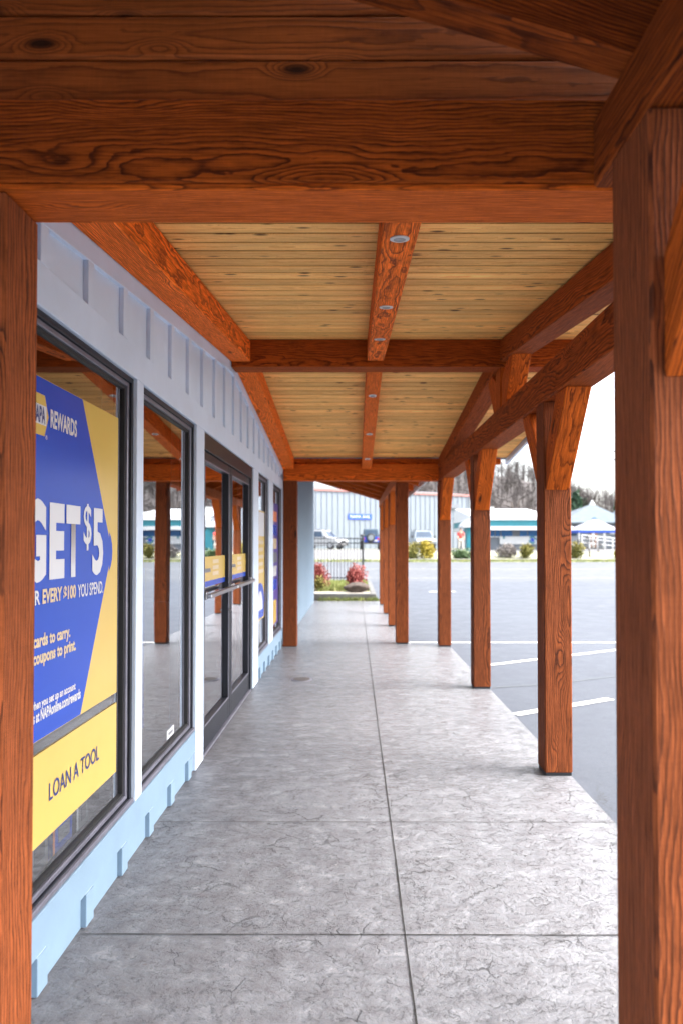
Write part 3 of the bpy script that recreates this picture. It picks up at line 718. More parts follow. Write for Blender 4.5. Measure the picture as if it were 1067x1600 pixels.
# recessed lights in the centre rafter
wor = ['first', 'second', 'third']
for i, (yy, lab) in enumerate([(2.785, 'round recessed light nearest the camera in the near centre rafter'), (3.98, 'round recessed light in the middle of the near centre rafter'), (4.98, 'round recessed light next to the ridge beam in the near centre rafter'),
                  (7.0, 'round recessed light just beyond the ridge beam in the far centre rafter'), (8.45, 'round recessed light in the middle of the far centre rafter'), (9.75, 'round recessed light nearest the far header beam')]):
    z = zc(yy)-.20; sl_ = SL if yy < RIDGE else -SL
    r = empty('recessed_light', (.19, yy, z), lab, 'light', 'recessed lights along the centre rafter')
    def disc(r0, r1, dz0, dz1, n=28):
        m = MB()
        for k in range(n):
            a, b = 2*math.pi*k/n, 2*math.pi*(k+1)/n
            def P(rr, t, dz): return (.19+rr*math.cos(t), yy+rr*math.sin(t), z+sl_*rr*math.sin(t)+dz)
            m.poly([P(r0, a, dz0), P(r1, a, dz1), P(r1, b, dz1), P(r0, b, dz0)])
            if r0 > 0: m.poly([P(r1, a, dz1), P(r1, a, .0005), P(r1, b, .0005), P(r1, b, dz1)])
        return m
    disc(.026, .041, -.006, -.004).build('trim_ring', M['white'], r); disc(0, .027, -.0025, -.0045).build('lens', M['lens'], r)

# ------------------------------------------------------------------ shed roofed walkway, near and far
def zs(x): return 2.98 - .30*(x-.68)           # underside of shed boards
def walkway(name, label, ya, yb, posts, raf):
    r = empty(name, (.78, (ya+yb)/2, 0), label, 'canopy')
    timber_box('plate_beam', r, .668, .862, ya, yb, HB, HB+.19, (0, 1, 0), .007, .35, None, 'shaded_timber' if ya < 0 else 'timber')
    for y, br, s in posts: post(r, .666, .666+s, y, y+s, HB-.002, br, tint=.8)
    for y in raf:
        pl = [(x, zs(x)-.19) for x in (-1.10, 1.16)] + [(x, zs(x)-.006) for x in (1.16, -1.10)]
        timber_prism_y('rafter', r, y, y+.09, pl, (1, 0, -.3), .005, .25 if ya < 0 else .3, 'shaded_timber' if ya < 0 else 'timber')
    m = MB(); gr = []; pi = []; rr = random.Random(9); x = -1.11
    while x < 1.25:
        x1 = x+.133; rv = rr.uniform(-30, 30); ro = rr.uniform(0, 60); tv = rr.uniform(.2, .8)
        A = [(x+.002, ya, zs(x)), (x1-.002, ya, zs(x1)), (x1-.002, ya, zs(x1)+.02), (x+.002, ya, zs(x)+.02)]; B = [(p[0], yb, p[2]) for p in A]
        m.prism(A, B, None, tv)
        for p in A+B: gr += [p[1]+ro, p[0]-x+rv, p[2]-zs(p[0])+rv]; pi += [0, -rv, -rv+.06]
        x = x1
    o = m.build('ceiling_boards', M['infill'], r); q = o.data.attributes.new('grain', 'FLOAT_VECTOR', 'POINT'); q.data.foreach_set('vector', gr)
    q = o.data.attributes.new('pith', 'FLOAT_VECTOR', 'POINT'); q.data.foreach_set('vector', pi)
    m = MB(); A = [(-1.4, ya, zs(-1.4)+.022), (1.30, ya, zs(1.30)+.022), (1.30, ya, zs(1.30)+.12), (-1.4, ya, zs(-1.4)+.12)]
    m.prism(A, [(p[0], yb, p[2]) for p in A]); m.build('roof', M['roofing'], r)
    m = MB(); m.box(1.301, 1.33, ya, yb, zs(1.3)-.06, zs(1.3)+.13); m.build('fascia', M['white'], r)
    return r
walkway('walkway_canopy', 'dark near end of the timber walkway roof above the camera, with an added unseen stretch behind it', -12, 1.848, ((1.49, (-1,), .22), (-1.2, (-1, 1), .22), (-4.0, (-1, 1), .22), (-6.8, (-1, 1), .22)), (1.60, .55, -.5, -1.6, -2.8, -4, -5.5, -7))  # unseen stretch behind the camera added to cut light on the near header
walkway('walkway_canopy', 'far shed roofed timber walkway with slim posts beyond the porch', 10.72, 18.3,
        ((10.70, (), .20), (13.0, (-1, 1), .19), (15.3, (-1, 1), .19), (17.6, (-1,), .19)), (10.95, 12.0, 13.1, 14.25, 15.4, 16.5, 17.6, 18.15))

def cleanout():
    r = empty('drain_cover', (-.62, 7.9, .004), 'small round metal cover set in the pavement near the doors', 'cover')
    m = MB(); m.tube([(-.62, 7.9, .001), (-.62, 7.9, .006)], [.125, .12], 28); m.build('rim', M['alu'], r)
    m = MB(); m.tube([(-.62, 7.9, .0055), (-.62, 7.9, .009)], [.10, .098], 28); m.build('lid', simple('rusty_iron', (.10, .09, .085), .7, .4, .4, 20), r)
cleanout()

# ------------------------------------------------------------------ plants
def rnd_unit(rr):
    while True:
        v = Vector((rr.uniform(-1, 1), rr.uniform(-1, 1), rr.uniform(-1, 1)))
        if .05 < v.length < 1: return v.normalized()
def leaf(m, p, s, rr, tint, d=None):
    n = rnd_unit(rr) if d is None else (d + rnd_unit(rr)*.6).normalized()
    u = n.cross(rnd_unit(rr)).normalized(); a = n*s; b = u*s*.42
    m.poly([p, p+a*.5+b, p+a, p+a*.5-b], None, tint)
def shrub(name, c, rx, rz, n, leafsize, mat, label, cat='shrub', seed=0, spiky=0, group=None):
    rr = random.Random(seed); r = empty(name, c, label, cat, group); c = Vector(c); m = MB()
    lobes = [(Vector((rr.uniform(-.45, .45)*rx, rr.uniform(-.45, .45)*rx, rr.uniform(.3, .75)*rz)), rr.uniform(.45, .75)) for _ in range(9)]
    for i in range(n):
        o, s = rr.choice(lobes); d = rnd_unit(rr); k = rr.random()**.4
        p = o + Vector((d.x*rx*s*k, d.y*rx*s*k, d.z*rz*s*k*.8))
        p.z = max(.03, p.z); t = min(1, max(0, .25+.5*p.z/rz*rr.uniform(.5, 1.2) + rr.uniform(-.25, .3)))
        dirn = None if not spiky else (Vector((p.x, p.y, p.z*.8+rz*.25))).normalized()
        leaf(m, c+p, leafsize*rr.uniform(.6, 1.4), rr, t, dirn)
    m.build('foliage', M[mat], r, fixn=False)
    b = MB()
    for i in range(7):
        d = Vector((rr.uniform(-.5, .5)*rx, rr.uniform(-.5, .5)*rx, rz*.6)); b.tube([c, c+d*.5+Vector((0, 0, .02)), c+d], [.025, .018, .006], 5)
    b.build('stems', M['bark'], r)
    return r
def at(px, D): return (px-553)*D/1040
def zz(py, D): return 1.6+(850-py)*D/1040

# planter at the end of the walkway
def planter():
    m = MB(); m.box(-4.5, .62, 18.9, 19.06, -.2, .19); m.box(.47, .62, 19.06, 25.8, -.2, .185)
    tag(m.build('planter_kerb', M['kerb'], bevel=.01), 'low grey concrete kerb round the planting bed at the walkway end', 'kerb')
    m = MB(); m.box(-4.5, .468, 19.062, 25.6, -.2, .165); tag(m.build('planting_bed', simple('pale_bark_soil', (.22, .20, .17), .95, 0, .25, 4)), kind='structure')
planter()
def grass(name, x0, x1, y0, y1, zf, n, seed, hmin=.04, hmax=.14):
    rr = random.Random(seed); m = MB()
    for i in range(n):
        x, y = rr.uniform(x0, x1), rr.uniform(y0, y1); h = rr.uniform(hmin, hmax); z = zf(y); a = rr.uniform(0, 6.28); w = .012+h*.05
        dx, dy = math.cos(a)*w, math.sin(a)*w; lx, ly = rr.uniform(-.5, .5)*h, rr.uniform(-.5, .5)*h
        m.poly([(x-dx, y-dy, z), (x+dx, y+dy, z), (x+lx, y+ly, z+h)], None, rr.random())
    o = m.build(name, M['grass'], fixn=False); tag(o, kind='stuff'); return o
grass('grass', -1.1, .45, 20.2, 25.5, lambda y: .16, 5000, 1)
grass('weeds', -1.0, .75, 18.75, 18.9, lambda y: -.06, 900, 2, .05, .2)
grass('verge_grass', -6, 60, 42.2, 43.9, lambda y: gz(y)-.01, 14000, 3, .06, .2)
shrub('barberry_bush', (at(555, 20.6), 20.6, .16), .34, .72, 2200, .06, 'leaf_red', 'red barberry bush behind the rock, the right one of two', 'bush', 11, 1, 'red bushes in the planting bed')
shrub('barberry_bush', (at(499, 21.6), 21.6, .16), .36, .8, 1800, .06, 'leaf_red', 'red barberry bush next to the ribbed blue wall', 'bush', 12, 1, 'red bushes in the planting bed')
shrub('low_shrub', (at(499, 20.4), 20.4, .16), .24, .42, 900, .05, 'leaf_olive', 'small yellow green shrub in front of the left red bush', 'shrub', 13)
def rock(name, c, rx, ry, rz, seed, label):
    rr = random.Random(seed); bm = bmesh.new(); bmesh.ops.create_icosphere(bm, subdivisions=3, radius=1)
    offs = [(rnd_unit(rr), rr.uniform(.62, .95)) for _ in range(16)]
    for v in bm.verts:
        n = v.co.normalized()
        k = min([1.05]+[h/max(.05, n.dot(d)) for d, h in offs if n.dot(d) > .3])
        v.co = n*k*(1+rr.uniform(-.03, .03)); v.co = Vector((v.co.x*rx+c[0], v.co.y*ry+c[1], v.co.z*rz+c[2]))
    me = bpy.data.meshes.new(name); bm.to_mesh(me); bm.free(); me.materials.append(M['rock']); o = link(name, me); tag(o, label, 'rock')
rock('rock', (at(556, 19.9), 19.9, .29), .38, .25, .18, 4, 'brown rock on the planting bed in front of the red bush')
# iron fence
def fence():
    y = 26; z0 = .15
    r = empty('iron_fence', (0.3, y, z0), 'black iron picket fence behind the planting bed', 'fence')
    m = MB(); m.tube([(.33, y, z0-.1), (.33, y, 1.93)], .04, 8); m.tube([(.33, y, 1.93), (.33, y, 1.99)], [.055, .02], 8); m.build('fence_post', M['iron'], r)
    m = MB(); m.tube([(-2.3, y, z0-.1), (-2.3, y, 1.93)], .04, 8); m.build('fence_post', M['iron'], r)
    for z in (.27, 1.62, 1.80):
        m = MB(); m.box(-6, .33, y-.018, y+.018, z, z+.035); m.build('rail', M['iron'], r)
    m = MB(); x = -5.9
    while x < .25:
        m.box(x-.009, x+.009, y-.009, y+.009, z0+.02, 1.86); x += .125
    m.build('pickets', M['iron'], r)
fence()

# ------------------------------------------------------------------ far kerb, shrubs
def far_kerb():
    m = MB(); m.box(1.7, 60, 43.95, 44.15, .3, .62); o = m.build('far_kerb', M['kerbwood'], bevel=.02); tag(o, kind='structure')
far_kerb()
for i, (px, D, rx, rz, mat, lab) in enumerate([
        (644, 45.2, .55, .95, 'leaf_olive', 'olive green bush between the slim posts by the far kerb'),
        (667, 45.2, .62, 1.15, 'leaf_yellow', 'bright yellow bush by the far kerb in front of the silver car'),
        (722, 45.0, .75, .6, 'leaf_green', 'low green bush at the feet of the person in red'),
        (790, 45.4, .85, .85, 'leaf_grey', 'rounded grey bush before the teal trimmed shop'),
        (821, 45.2, .6, .85, 'leaf_olive', 'round yellow green bush right of the grey bush'),
        (899, 45.2, .5, 1.0, 'leaf_olive', 'round yellow green bush left of the canopy tent'),
        (969, 45.2, .42, .55, 'leaf_yellow', 'small golden bush at the far right of the kerb'),
        (1010, 45.4, .7, .9, 'leaf_olive', 'round olive bush farther right along the kerb'),
        (1052, 45.4, .7, .8, 'leaf_grey', 'grey bush farthest right along the kerb')]):
    shrub('kerb_bush', (at(px, D), D, gz(D)-.02), rx, rz, 1300, .12, mat, lab, 'bush', 30+i, 0, 'bushes along the far kerb')

# bare trees
def bare_tree(name, base, h, seed, label, levels=6, spread=.55, trunk=.028, up=.25, twigr=.006, group=None):
    rr = random.Random(seed); r = empty(name, base, label, 'tree', group); tm = MB(); cm = MB()
    def grow(p, d, ln, rad, lv):
        q = p; pts = [p]; k = 3 if lv > 1 else 2
        for i in range(k):
            d = (d + rnd_unit(rr)*.18 + Vector((0, 0, up*.12))).normalized(); q = q + d*ln/k; pts.append(q)
        e = rad*.66; rads = [rad + (e-rad)*i/k for i in range(k+1)]
        (tm if lv >= levels-1 else cm).tube(pts, rads, 6 if lv > 3 else 3, None, False)
        if lv <= 0: return
        for i in range(rr.choice((2, 3, 3))):
            a = rr.uniform(.25, spread+.3); s = rnd_unit(rr); nd = (d*math.cos(a) + (s - d*s.dot(d)).normalized()*math.sin(a)).normalized()
            grow(pts[-1] if i < 2 else pts[-2], nd, ln*rr.uniform(.62, .86), max(twigr, e*rr.uniform(.6, .85)), lv-1)
    grow(Vector(base), Vector((rr.uniform(-.05, .05), 0, 1)), h*.26, h*trunk, levels)
    tm.build('trunk', M['bark'], r, fixn=False); cm.build('crown', M['twig'], r, fixn=False)
    return r
bare_tree('bare_tree', (at(797, 84), 84, 1.1), 13.5, 3, 'large leafless tree standing above the teal trimmed shop', 7, .75, .022, .1, .036)
bare_tree('bare_tree', (at(926, 96), 96, 1.1), 12.0, 8, 'dense leafless tree above the hip roofed house', 7, .6, .022, .25, .034)
bare_tree('bare_tree', (at(957, 104), 104, 1.1), 8.6, 9, 'smaller leafless tree right of the dense one', 6, .6, .022, .2, .025)
bare_tree('bare_tree', (at(1010, 98), 98, 1.1), 11, 15, 'leafless tree far right hidden behind the near post', 6, .6, .022, .2, .025)
bare_tree('ornamental_tree', (at(920, 45.8), 45.8, .7), 2.1, 10, 'small twiggy red brown tree in front of the canopy tent', 5, .8, .03, 0, .012)
def conifer(base, h, rad, seed, label):
    rr = random.Random(seed); r = empty('conifer_tree', base, label, 'tree', 'conifers behind the house'); b = Vector(base)
    m = MB(); m.tube([b, b+Vector((0, 0, h*.95))], [h*.025, .03], 6); m.build('trunk', M['bark'], r)
    m = MB()
    for i in range(1500):
        f = rr.random()**.7; z = h*(.12+.86*(1-f)); rad_ = rad*f*rr.uniform(.35, 1)*(.8+.3*math.sin(z*5)); a = rr.uniform(0, 6.28)
        p = b+Vector((math.cos(a)*rad_, math.sin(a)*rad_, z)); leaf(m, p, .55*rr.uniform(.5, 1.2), rr, rr.random(), Vector((math.cos(a), math.sin(a), -.25)))
    m.build('crown', M['leaf_conifer'], r, fixn=False)
conifer((at(899, 92), 92, 1.1), 8.0, 2.6, 1, 'green conifer at the left behind the hip roofed house')
conifer((at(912, 100), 100, 1.1), 7.6, 2.6, 2, 'second green conifer close behind the house roof')
conifer((at(964, 110), 110, 1.1), 7.5, 2.4, 3, 'dark conifer at the right behind the hip roofed house')

# hills and the far wood
def hill(name, x0, x1, y0, y1, hf, mat, nx=60, ny=14):
    m = MB(); idx = {}
    for i in range(nx+1):
        for j in range(ny+1):
            x = x0+(x1-x0)*i/nx; y = y0+(y1-y0)*j/ny; m.v.append((x, y, 1.0+hf(x, y, j/ny))); m.t.append(.5)
    for i in range(nx):
        for j in range(ny):
            a = i*(ny+1)+j; m.f.append((a, a+ny+1, a+ny+2, a+1)); m.m.append(0)
    o = m.build(name, M[mat], smooth=True, fixn=False); tag(o, kind='structure')
def h1(x, y, f):
    e = math.sin(min(1, f*1.2)*math.pi/2)
    prof = 28 + 4*math.sin(x*.03+1) + 2.2*math.sin(x*.11) + 1.2*math.sin(x*.31+2)
    if x > 50: prof -= (x-50)*.45
    if x < 25: prof -= (25-x)*.45
    return max(-3, prof)*e
hill('hill', -40, 320, 150, 300, h1, 'woods')
def h2(x, y, f):
    e = math.sin(f*math.pi/2); prof = 55 + 7*math.sin(x*.018+.6) + 3*math.sin(x*.06) + 1.5*math.sin(x*.17)
    return prof*e
hill('mountain', -420, 160, 480, 640, h2, 'mountain', 80, 10)
def far_wood():
    rr = random.Random(21); m = MB()
    for i in range(700):
        y = rr.uniform(150, 265); x = rr.uniform(8, 110); f = (y-150)/150
        b = Vector((x, y, 1.0+h1(x, y, f)-.3)); h = rr.uniform(5, 9)
        m.tube([b, b+Vector((0, 0, h*.6))], [.16, .07], 3, None, False)
        for k in range(26):
            p = b+Vector((0, 0, h*rr.uniform(.25, .7))); d = rnd_unit(rr); d.z = abs(d.z)*.8+.35; d.normalize()
            m.tube([p, p+d*h*rr.uniform(.15, .4)], [.05, .02], 3, None, False)
    tag(m.build('far_wood', M['twig'], fixn=False), kind='stuff')
far_wood()

# ------------------------------------------------------------------ warehouse across the road
def warehouse():
    A, B = Vector((-9.0, 64.5)), Vector((13.5, 76.0)); d = (B-A).normalized(); n = Vector((d.y, -d.x)); ln = (B-A).length; z0, z1 = .6, 7.0
    r = empty('warehouse', (A.x, A.y, 0), 'long pale blue steel clad warehouse with red brown roof trim', 'warehouse')
    def P(s, o, z): q = A + d*s + n*o; return (q.x, q.y, z)
    def slab(m, s0, s1, o0, o1, za, zb): m.prism([P(s0, o0, za), P(s1, o0, za), P(s1, o1, za), P(s0, o1, za)], [P(s0, o0, zb), P(s1, o0, zb), P(s1, o1, zb), P(s0, o1, zb)])
    m = MB(); slab(m, 0, ln, -14, 0, z0, z1)
    s = .2
    while s < ln-.1: slab(m, s, s+.10, -.01, .06, z0, z1-.02); s += .62
    m.build('wall', M['warehouse'], r)
    m = MB(); slab(m, -.15, ln+.15, -.02, .14, z1-.01, z1+.24); slab(m, ln-.02, ln+.13, -14, -.03, z1-.01, z1+.24); m.build('roof_trim', M['warehouse_trim'], r)
    m = MB(); m.prism([P(-.1, 0, z1+.24), P(ln+.1, 0, z1+.24), P(ln+.1, -7, z1+1.0), P(-.1, -7, z1+1.0)], [P(-.1, 0, z1+.2), P(ln+.1, 0, z1+.2), P(ln+.1, -7, z1+.96), P(-.1, -7, z1+.96)]); m.build('roof', M['roofing'], r)
    m = MB(); slab(m, ln-.5, ln-.38, .06, .16, z0, z1-.1); m.build('downspout', M['white'], r)
    m = MB(); slab(m, ln-3.2, ln-2.0, .06, .25, 5.6, 6.1); m.build('vent', M['housewall'], r)
    # sign, lying on the cladding
    sg = empty('street_sign', P(8.2, .1, 4.2), 'blue NAPA AVE. sign with white letters on the pale warehouse wall', 'sign')
    yw = 68.6; c = A + d*((at(561, yw)-A.x)/d.x)
    X0, X1 = at(543, c.y), at(579.5, c.y); Y = c.y
    s0 = (X0-A.x)/d.x; s1 = (X1-A.x)/d.x
    def slab2(za, zb, o0, o1, a, b, mat, nm, par):
        m = MB(); slab(m, a, b, o0, o1, za, zb); return m.build(nm, mat, par)
    zb, zt = zz(811.5, Y), zz(803, Y)
    slab2(zb, zt, .065, .10, s0, s1, M['print_blue'], 'sign_panel', sg)
    me = text_mesh('NAPA AVE.', .0); cs = [v.co.copy() for v in me.vertices]
    ax, bx = min(c_.x for c_ in cs), max(c_.x for c_ in cs); ay, by = min(c_.y for c_ in cs), max(c_.y for c_ in cs)
    for v in me.vertices:
        u = (v.co.x-ax)/(bx-ax); q = (v.co.y-ay)/(by-ay); v.co = P(s0+.2+(s1-s0-.4)*u, .115, zb+.14+(zt-zb-.28)*q)
    me.materials.clear(); me.materials.append(M['print_white']); link('lettering', me, sg)
warehouse()
def annex():
    r = empty('storage_building', (12, 78, 1), 'lower blue grey building with white roof edge between the warehouse and teal shop', 'building')
    m = MB(); m.box(at(690, 78), at(768, 78), 78, 90, .5, zz(797, 78)); m.build('wall', M['warehouse'], r)
    m = MB(); m.box(at(688, 78), at(770, 78), 77.7, 90.2, zz(797, 78), zz(792, 78)); m.build('roof', M['white'], r)
    m = MB(); m.box(at(700, 78), at(715, 78), 77.96, 78.02, 1.2, 3.6); m.build('door', M['housewall'], r)
annex()
def tealshop():
    D = 58; X0, X1 = at(733, D), at(866, D); 
    r = empty('corner_shop', ((X0+X1)/2, D, 1.1), 'low white shop with teal fascia band and dark blue windows', 'shop')
    m = MB(); m.box(X0+.5, X1-.2, D, D+9, .8, zz(827, D)); m.build('wall', M['housewall'], r)
    m = MB(); m.box(X0-.1, X1+.1, D-1.0, D+9.2, zz(828, D-1), zz(822, D-1)); m.build('gutter_band', M['white'], r)
    m = MB(); m.box(X0-.05, X1+.05, D-.9, D+9.1, zz(822, D-1)+.002, zz(812, D-1)); m.build('fascia', M['teal'], r)
    m = MB(); m.prism([(X0-.1, D-1, zz(812, D-1)+.002), (X1+.1, D-1, zz(812, D-1)+.002), (X1+.1, D+9.2, zz(812, D-1)+.002), (X0-.1, D+9.2, zz(812, D-1)+.002)],
                      [(X0+.1, D-.9, zz(807.5, D-1)), (X1-.1, D-.9, zz(807.5, D-1)), (X1-.1, D+9, zz(795, D+9)), (X0+.1, D+9, zz(795, D+9))]); m.build('roof', M['white'], r)
    xs = [758, 772, 781, 800, 810, 823, 846, 860]
    for a, b in zip(xs, xs[1:]):
        if a in (800,): continue
        m = MB(); m.box(at(a, D)+.05, at(b, D)-.05, D-.03, D-.01, zz(838, D), zz(828.5, D)); f = m.build('window', M['glass_blue'], r)
        m = MB(); m.box(at(a, D)+.02, at(b, D)-.02, D-.05, D-.032, zz(838.4, D)-.05, zz(838.4, D)+.03); m.build('window_sill', M['white'], f)
    m = MB(); m.box(at(733, D), at(743, D), D-1, D-.02, .9, zz(822, D-1)); m.build('teal_pier', M['teal'], r)
    # banner on its wall
    b = empty('wall_banner', (at(810, D), D-.1, 2.3), 'white banner with a green and blue round emblem under the dark windows', 'banner')
    m = MB(); m.box(at(779, D), at(836, D), D-.12, D-.08, zz(850, D), zz(836, D)-.12); m.build('sheet', M['white'], b)
    cx, cz = at(830, D), (zz(850, D)+zz(837, D))/2
    for r0, r1, a0, a1, mt in ((.2, .34, 0, 150, 'teal'), (.2, .34, 180, 330, 'leafg'), (0, .18, 0, 360, 'tent_blue')):
        m = MB(); n = 16
        for k in range(n):
            s, e = R(a0+(a1-a0)*k/n), R(a0+(a1-a0)*(k+1)/n)
            m.poly([(cx+r0*math.cos(s), D-.13, cz+r0*math.sin(s)), (cx+r1*math.cos(s), D-.13, cz+r1*math.sin(s)), (cx+r1*math.cos(e), D-.13, cz+r1*math.sin(e)), (cx+r0*math.cos(e), D-.13, cz+r0*math.sin(e))])
        m.build('emblem', M.get(mt) or M['teal'], b, fixn=False)
    m = MB(); m.poly([(at(784, D), D-.13, cz+.1), (at(787, D), D-.13, cz+.1), (at(787, D), D-.13, cz+.3), (at(784, D), D-.13, cz+.3)]); m.build('small_mark', M['teal'], b, fixn=False)
    # awning and pillar at its left end
    a = empty('entrance_booth', (at(730, 54), 54, 1.05), 'white and teal entrance booth with curved white awning at the left of the teal shop', 'booth')
    m = MB(); m.box(at(728, 54), at(738, 54), 54, 55.5, .9, zz(822, 54)); m.build('wall', M['teal'], a)
    m = MB(); pts = []
    for k in range(7):
        t = R(90*k/6); pts.append((at(720, 54)+(at(738, 54)-at(720, 54))*(1-math.cos(t)), zz(823, 54)+.55*math.sin(t)))
    pts += [(at(738, 54), zz(823, 54)-.05), (at(720, 54), zz(823, 54)-.05)]
    m.prism([(x, 53.4, z) for x, z in pts], [(x, 55.6, z) for x, z in pts]); m.build('awning', M['white'], a)
    m = MB(); m.box(at(721, 54), at(727.5, 54), 54.4, 54.5, .9, zz(832, 54)); m.build('panel', M['white'], a)
tealshop()
def house():
    D = 66; X0, X1 = at(872, D), at(985, D); zb, ze, zp = 1.0, zz(816, D), zz(787, D+4.5); c = (at(924, D+4.5), D+4.5)
    r = empty('hip_roofed_house', ((X0+X1)/2, D, 1.1), 'pale grey house with hipped grey roof and small white finial', 'house')
    m = MB(); m.box(X0+.5, X1-.5, D, D+9, zb, ze); m.build('wall', M['housewall'], r)
    m = MB(); e = [(X0, D-.5, ze), (X1, D-.5, ze), (X1, D+9.5, ze), (X0, D+9.5, ze)]; top = (c[0], c[1], zp)
    b = [(p[0], p[1], ze-.15) for p in e]
    m.solid(e+b+[top], [(0, 1, 8), (1, 2, 8), (2, 3, 8), (3, 0, 8), (0, 4, 5, 1), (1, 5, 6, 2), (2, 6, 7, 3), (3, 7, 4, 0), (4, 7, 6, 5)]); rf = m.build('roof', M['shingle'], r)
    m = MB(); m.tube([(c[0], c[1], zp-.3), (c[0], c[1], zp), (c[0], c[1], zp+.12), (c[0], c[1], zp+.42)], [.32, .28, .16, .03], 10); m.build('finial', M['white'], rf)
    for a, b_, za, zb_ in ((892, 901, 836, 828), (953, 963, 833, 823), (968, 980, 838, 826), (876, 886, 838, 826)):
        m = MB(); m.box(at(a, D), at(b_, D), D-.04, D-.01, zz(za, D), zz(zb_, D)); f = m.build('window', M['glass_dark'], r)
        m = MB()
        x0, x1, y0, y1 = at(a, D)-.08, at(b_, D)+.08, zz(za, D)-.08, zz(zb_, D)+.08
        m.box(x0, x1, D-.07, D-.02, y0, y0+.1); m.box(x0, x1, D-.07, D-.02, y1-.1, y1); m.box(x0, x0+.1, D-.07, D-.02, y0+.1, y1-.1); m.box(x1-.1, x1, D-.07, D-.02, y0+.1, y1-.1); m.build('frame', M['white'], f)
    m = MB(); m.box(at(921, D), at(932, D), D-.06, D-.01, 1.1, zz(829, D)); d = m.build('door', simple('brown_door', (.22, .13, .10), .6), r)
    for a in (917, 934): m = MB(); m.box(at(a-1.3, D), at(a+1.3, D), D-1.6, D-1.4, 1.0, zz(824, D)); m.build('porch_post', M['white'], r)
    q = empty('ramp_railing', (at(945, 62), 62, 1.1), 'white railing of the sloping ramp in front of the hip roofed house', 'railing')
    for z in (.35, .75, 1.05):
        m = MB(); m.tube([(at(908, 62), 62, 1.05+z+.35), (at(966, 62), 62, 1.05+z)], .05, 6); m.build('rail', M['white'], q)
    for a in (908, 920, 932, 944, 956, 966):
        m = MB(); m.box(at(a, 62)-.05, at(a, 62)+.05, 61.95, 62.05, 1.0, 2.15+.35*(966-a)/58); m.build('baluster', M['white'], q)
    m = MB(); m.prism([(at(906, 62), 62.1, 1.0), (at(968, 62), 62.1, 1.0), (at(968, 62), 62.1, 1.06), (at(906, 62), 62.1, 1.42)], [(at(906, 62), 63.4, 1.0), (at(968, 62), 63.4, 1.0), (at(968, 62), 63.4, 1.06), (at(906, 62), 63.4, 1.42)]); m.build('ramp', M['kerb'], q)
house()
def tent():
    D = 52; X0, X1 = at(903, D), at(969, D); ze = zz(828, D); zp = zz(810, D+1.6); y0, y1 = D, D+3.2
    r = empty('canopy_tent', ((X0+X1)/2, D+1.6, 1.05), 'white pop up canopy tent with blue valance before the house', 'tent')
    cx, cy = at(928, D+1.6), D+1.6
    m = MB(); e = [(X0, y0, ze), (X1, y0, ze), (X1, y1, ze), (X0, y1, ze)]; t = (cx, cy, zp); t2 = [(p[0]*.12+cx*.88, p[1]*.12+cy*.88, p[2]*.12+zp*.88) for p in e]
    m.solid(e+t2, [(0, 1, 5, 4), (1, 2, 6, 5), (2, 3, 7, 6), (3, 0, 4, 7)]); m.build('canopy', M['tent_white'], r)
    m = MB(); m.solid([(p[0], p[1], p[2]+.08) for p in t2]+[(cx, cy, zp+.16)], [(0, 1, 4), (1, 2, 4), (2, 3, 4), (3, 0, 4)]); m.build('vent_cap', M['tent_blue'], r)
    m = MB(); h = .2
    for a, b in zip(e, e[1:]+e[:1]): m.prism([a, b, (b[0], b[1], ze-h), (a[0], a[1], ze-h)], [(a[0]+.01, a[1]+.01, ze), (b[0]+.01, b[1]+.01, ze), (b[0]+.01, b[1]+.01, ze-h), (a[0]+.01, a[1]+.01, ze-h)])
    m.build('valance', M['tent_blue'], r)
    for x, y in ((X0+.05, y0+.05), (X1-.05, y0+.05), (X1-.05, y1-.05), (X0+.05, y1-.05)):
        m = MB(); m.box(x-.03, x+.03, y-.03, y+.03, 1.0, ze-.02); m.build('leg', M['white'], r)
tent()
def side_shed():
    D = 61; r = empty('low_shed', (at(885, D), D, 1.1), 'low white roofed shed left of the canopy tent', 'shed')
    m = MB(); m.box(at(862, D), at(903, D), D, D+3, .9, zz(829, D)); m.build('wall', M['housewall'], r)
    m = MB(); m.prism([(at(858, D), D-.3, zz(829, D)), (at(905, D), D-.3, zz(829, D)), (at(905, D), D+3.3, zz(818, D)), (at(858, D), D+3.3, zz(818, D))], [(at(858, D), D-.3, zz(829, D)-.1), (at(905, D), D-.3, zz(829, D)-.1), (at(905, D), D+3.3, zz(818, D)-.1), (at(858, D), D+3.3, zz(818, D)-.1)]); m.build('roof', M['white'], r)
    m = MB(); m.box(at(891, D), at(900, D), D-.04, D-.01, zz(837, D), zz(831, D)); m.build('window', M['glass_dark'], r)
side_shed()
def right_house():
    D = 64; r = empty('gabled_house', (at(1040, D), D, 1.1), 'pale gabled house hidden right of the near post', 'house')
    m = MB(); m.box(at(1000, D), at(1100, D), D, D+9, .9, 4.2); m.build('wall', M['housewall'], r)
    m = MB(); m.prism([(at(996, D), D-.5, 4.2), (at(1104, D), D-.5, 4.2), (at(1050, D), D-.5, 6.6)], [(at(996, D), D+9.5, 4.2), (at(1104, D), D+9.5, 4.2), (at(1050, D), D+9.5, 6.6)]); m.build('roof', M['shingle'], r)
right_house()
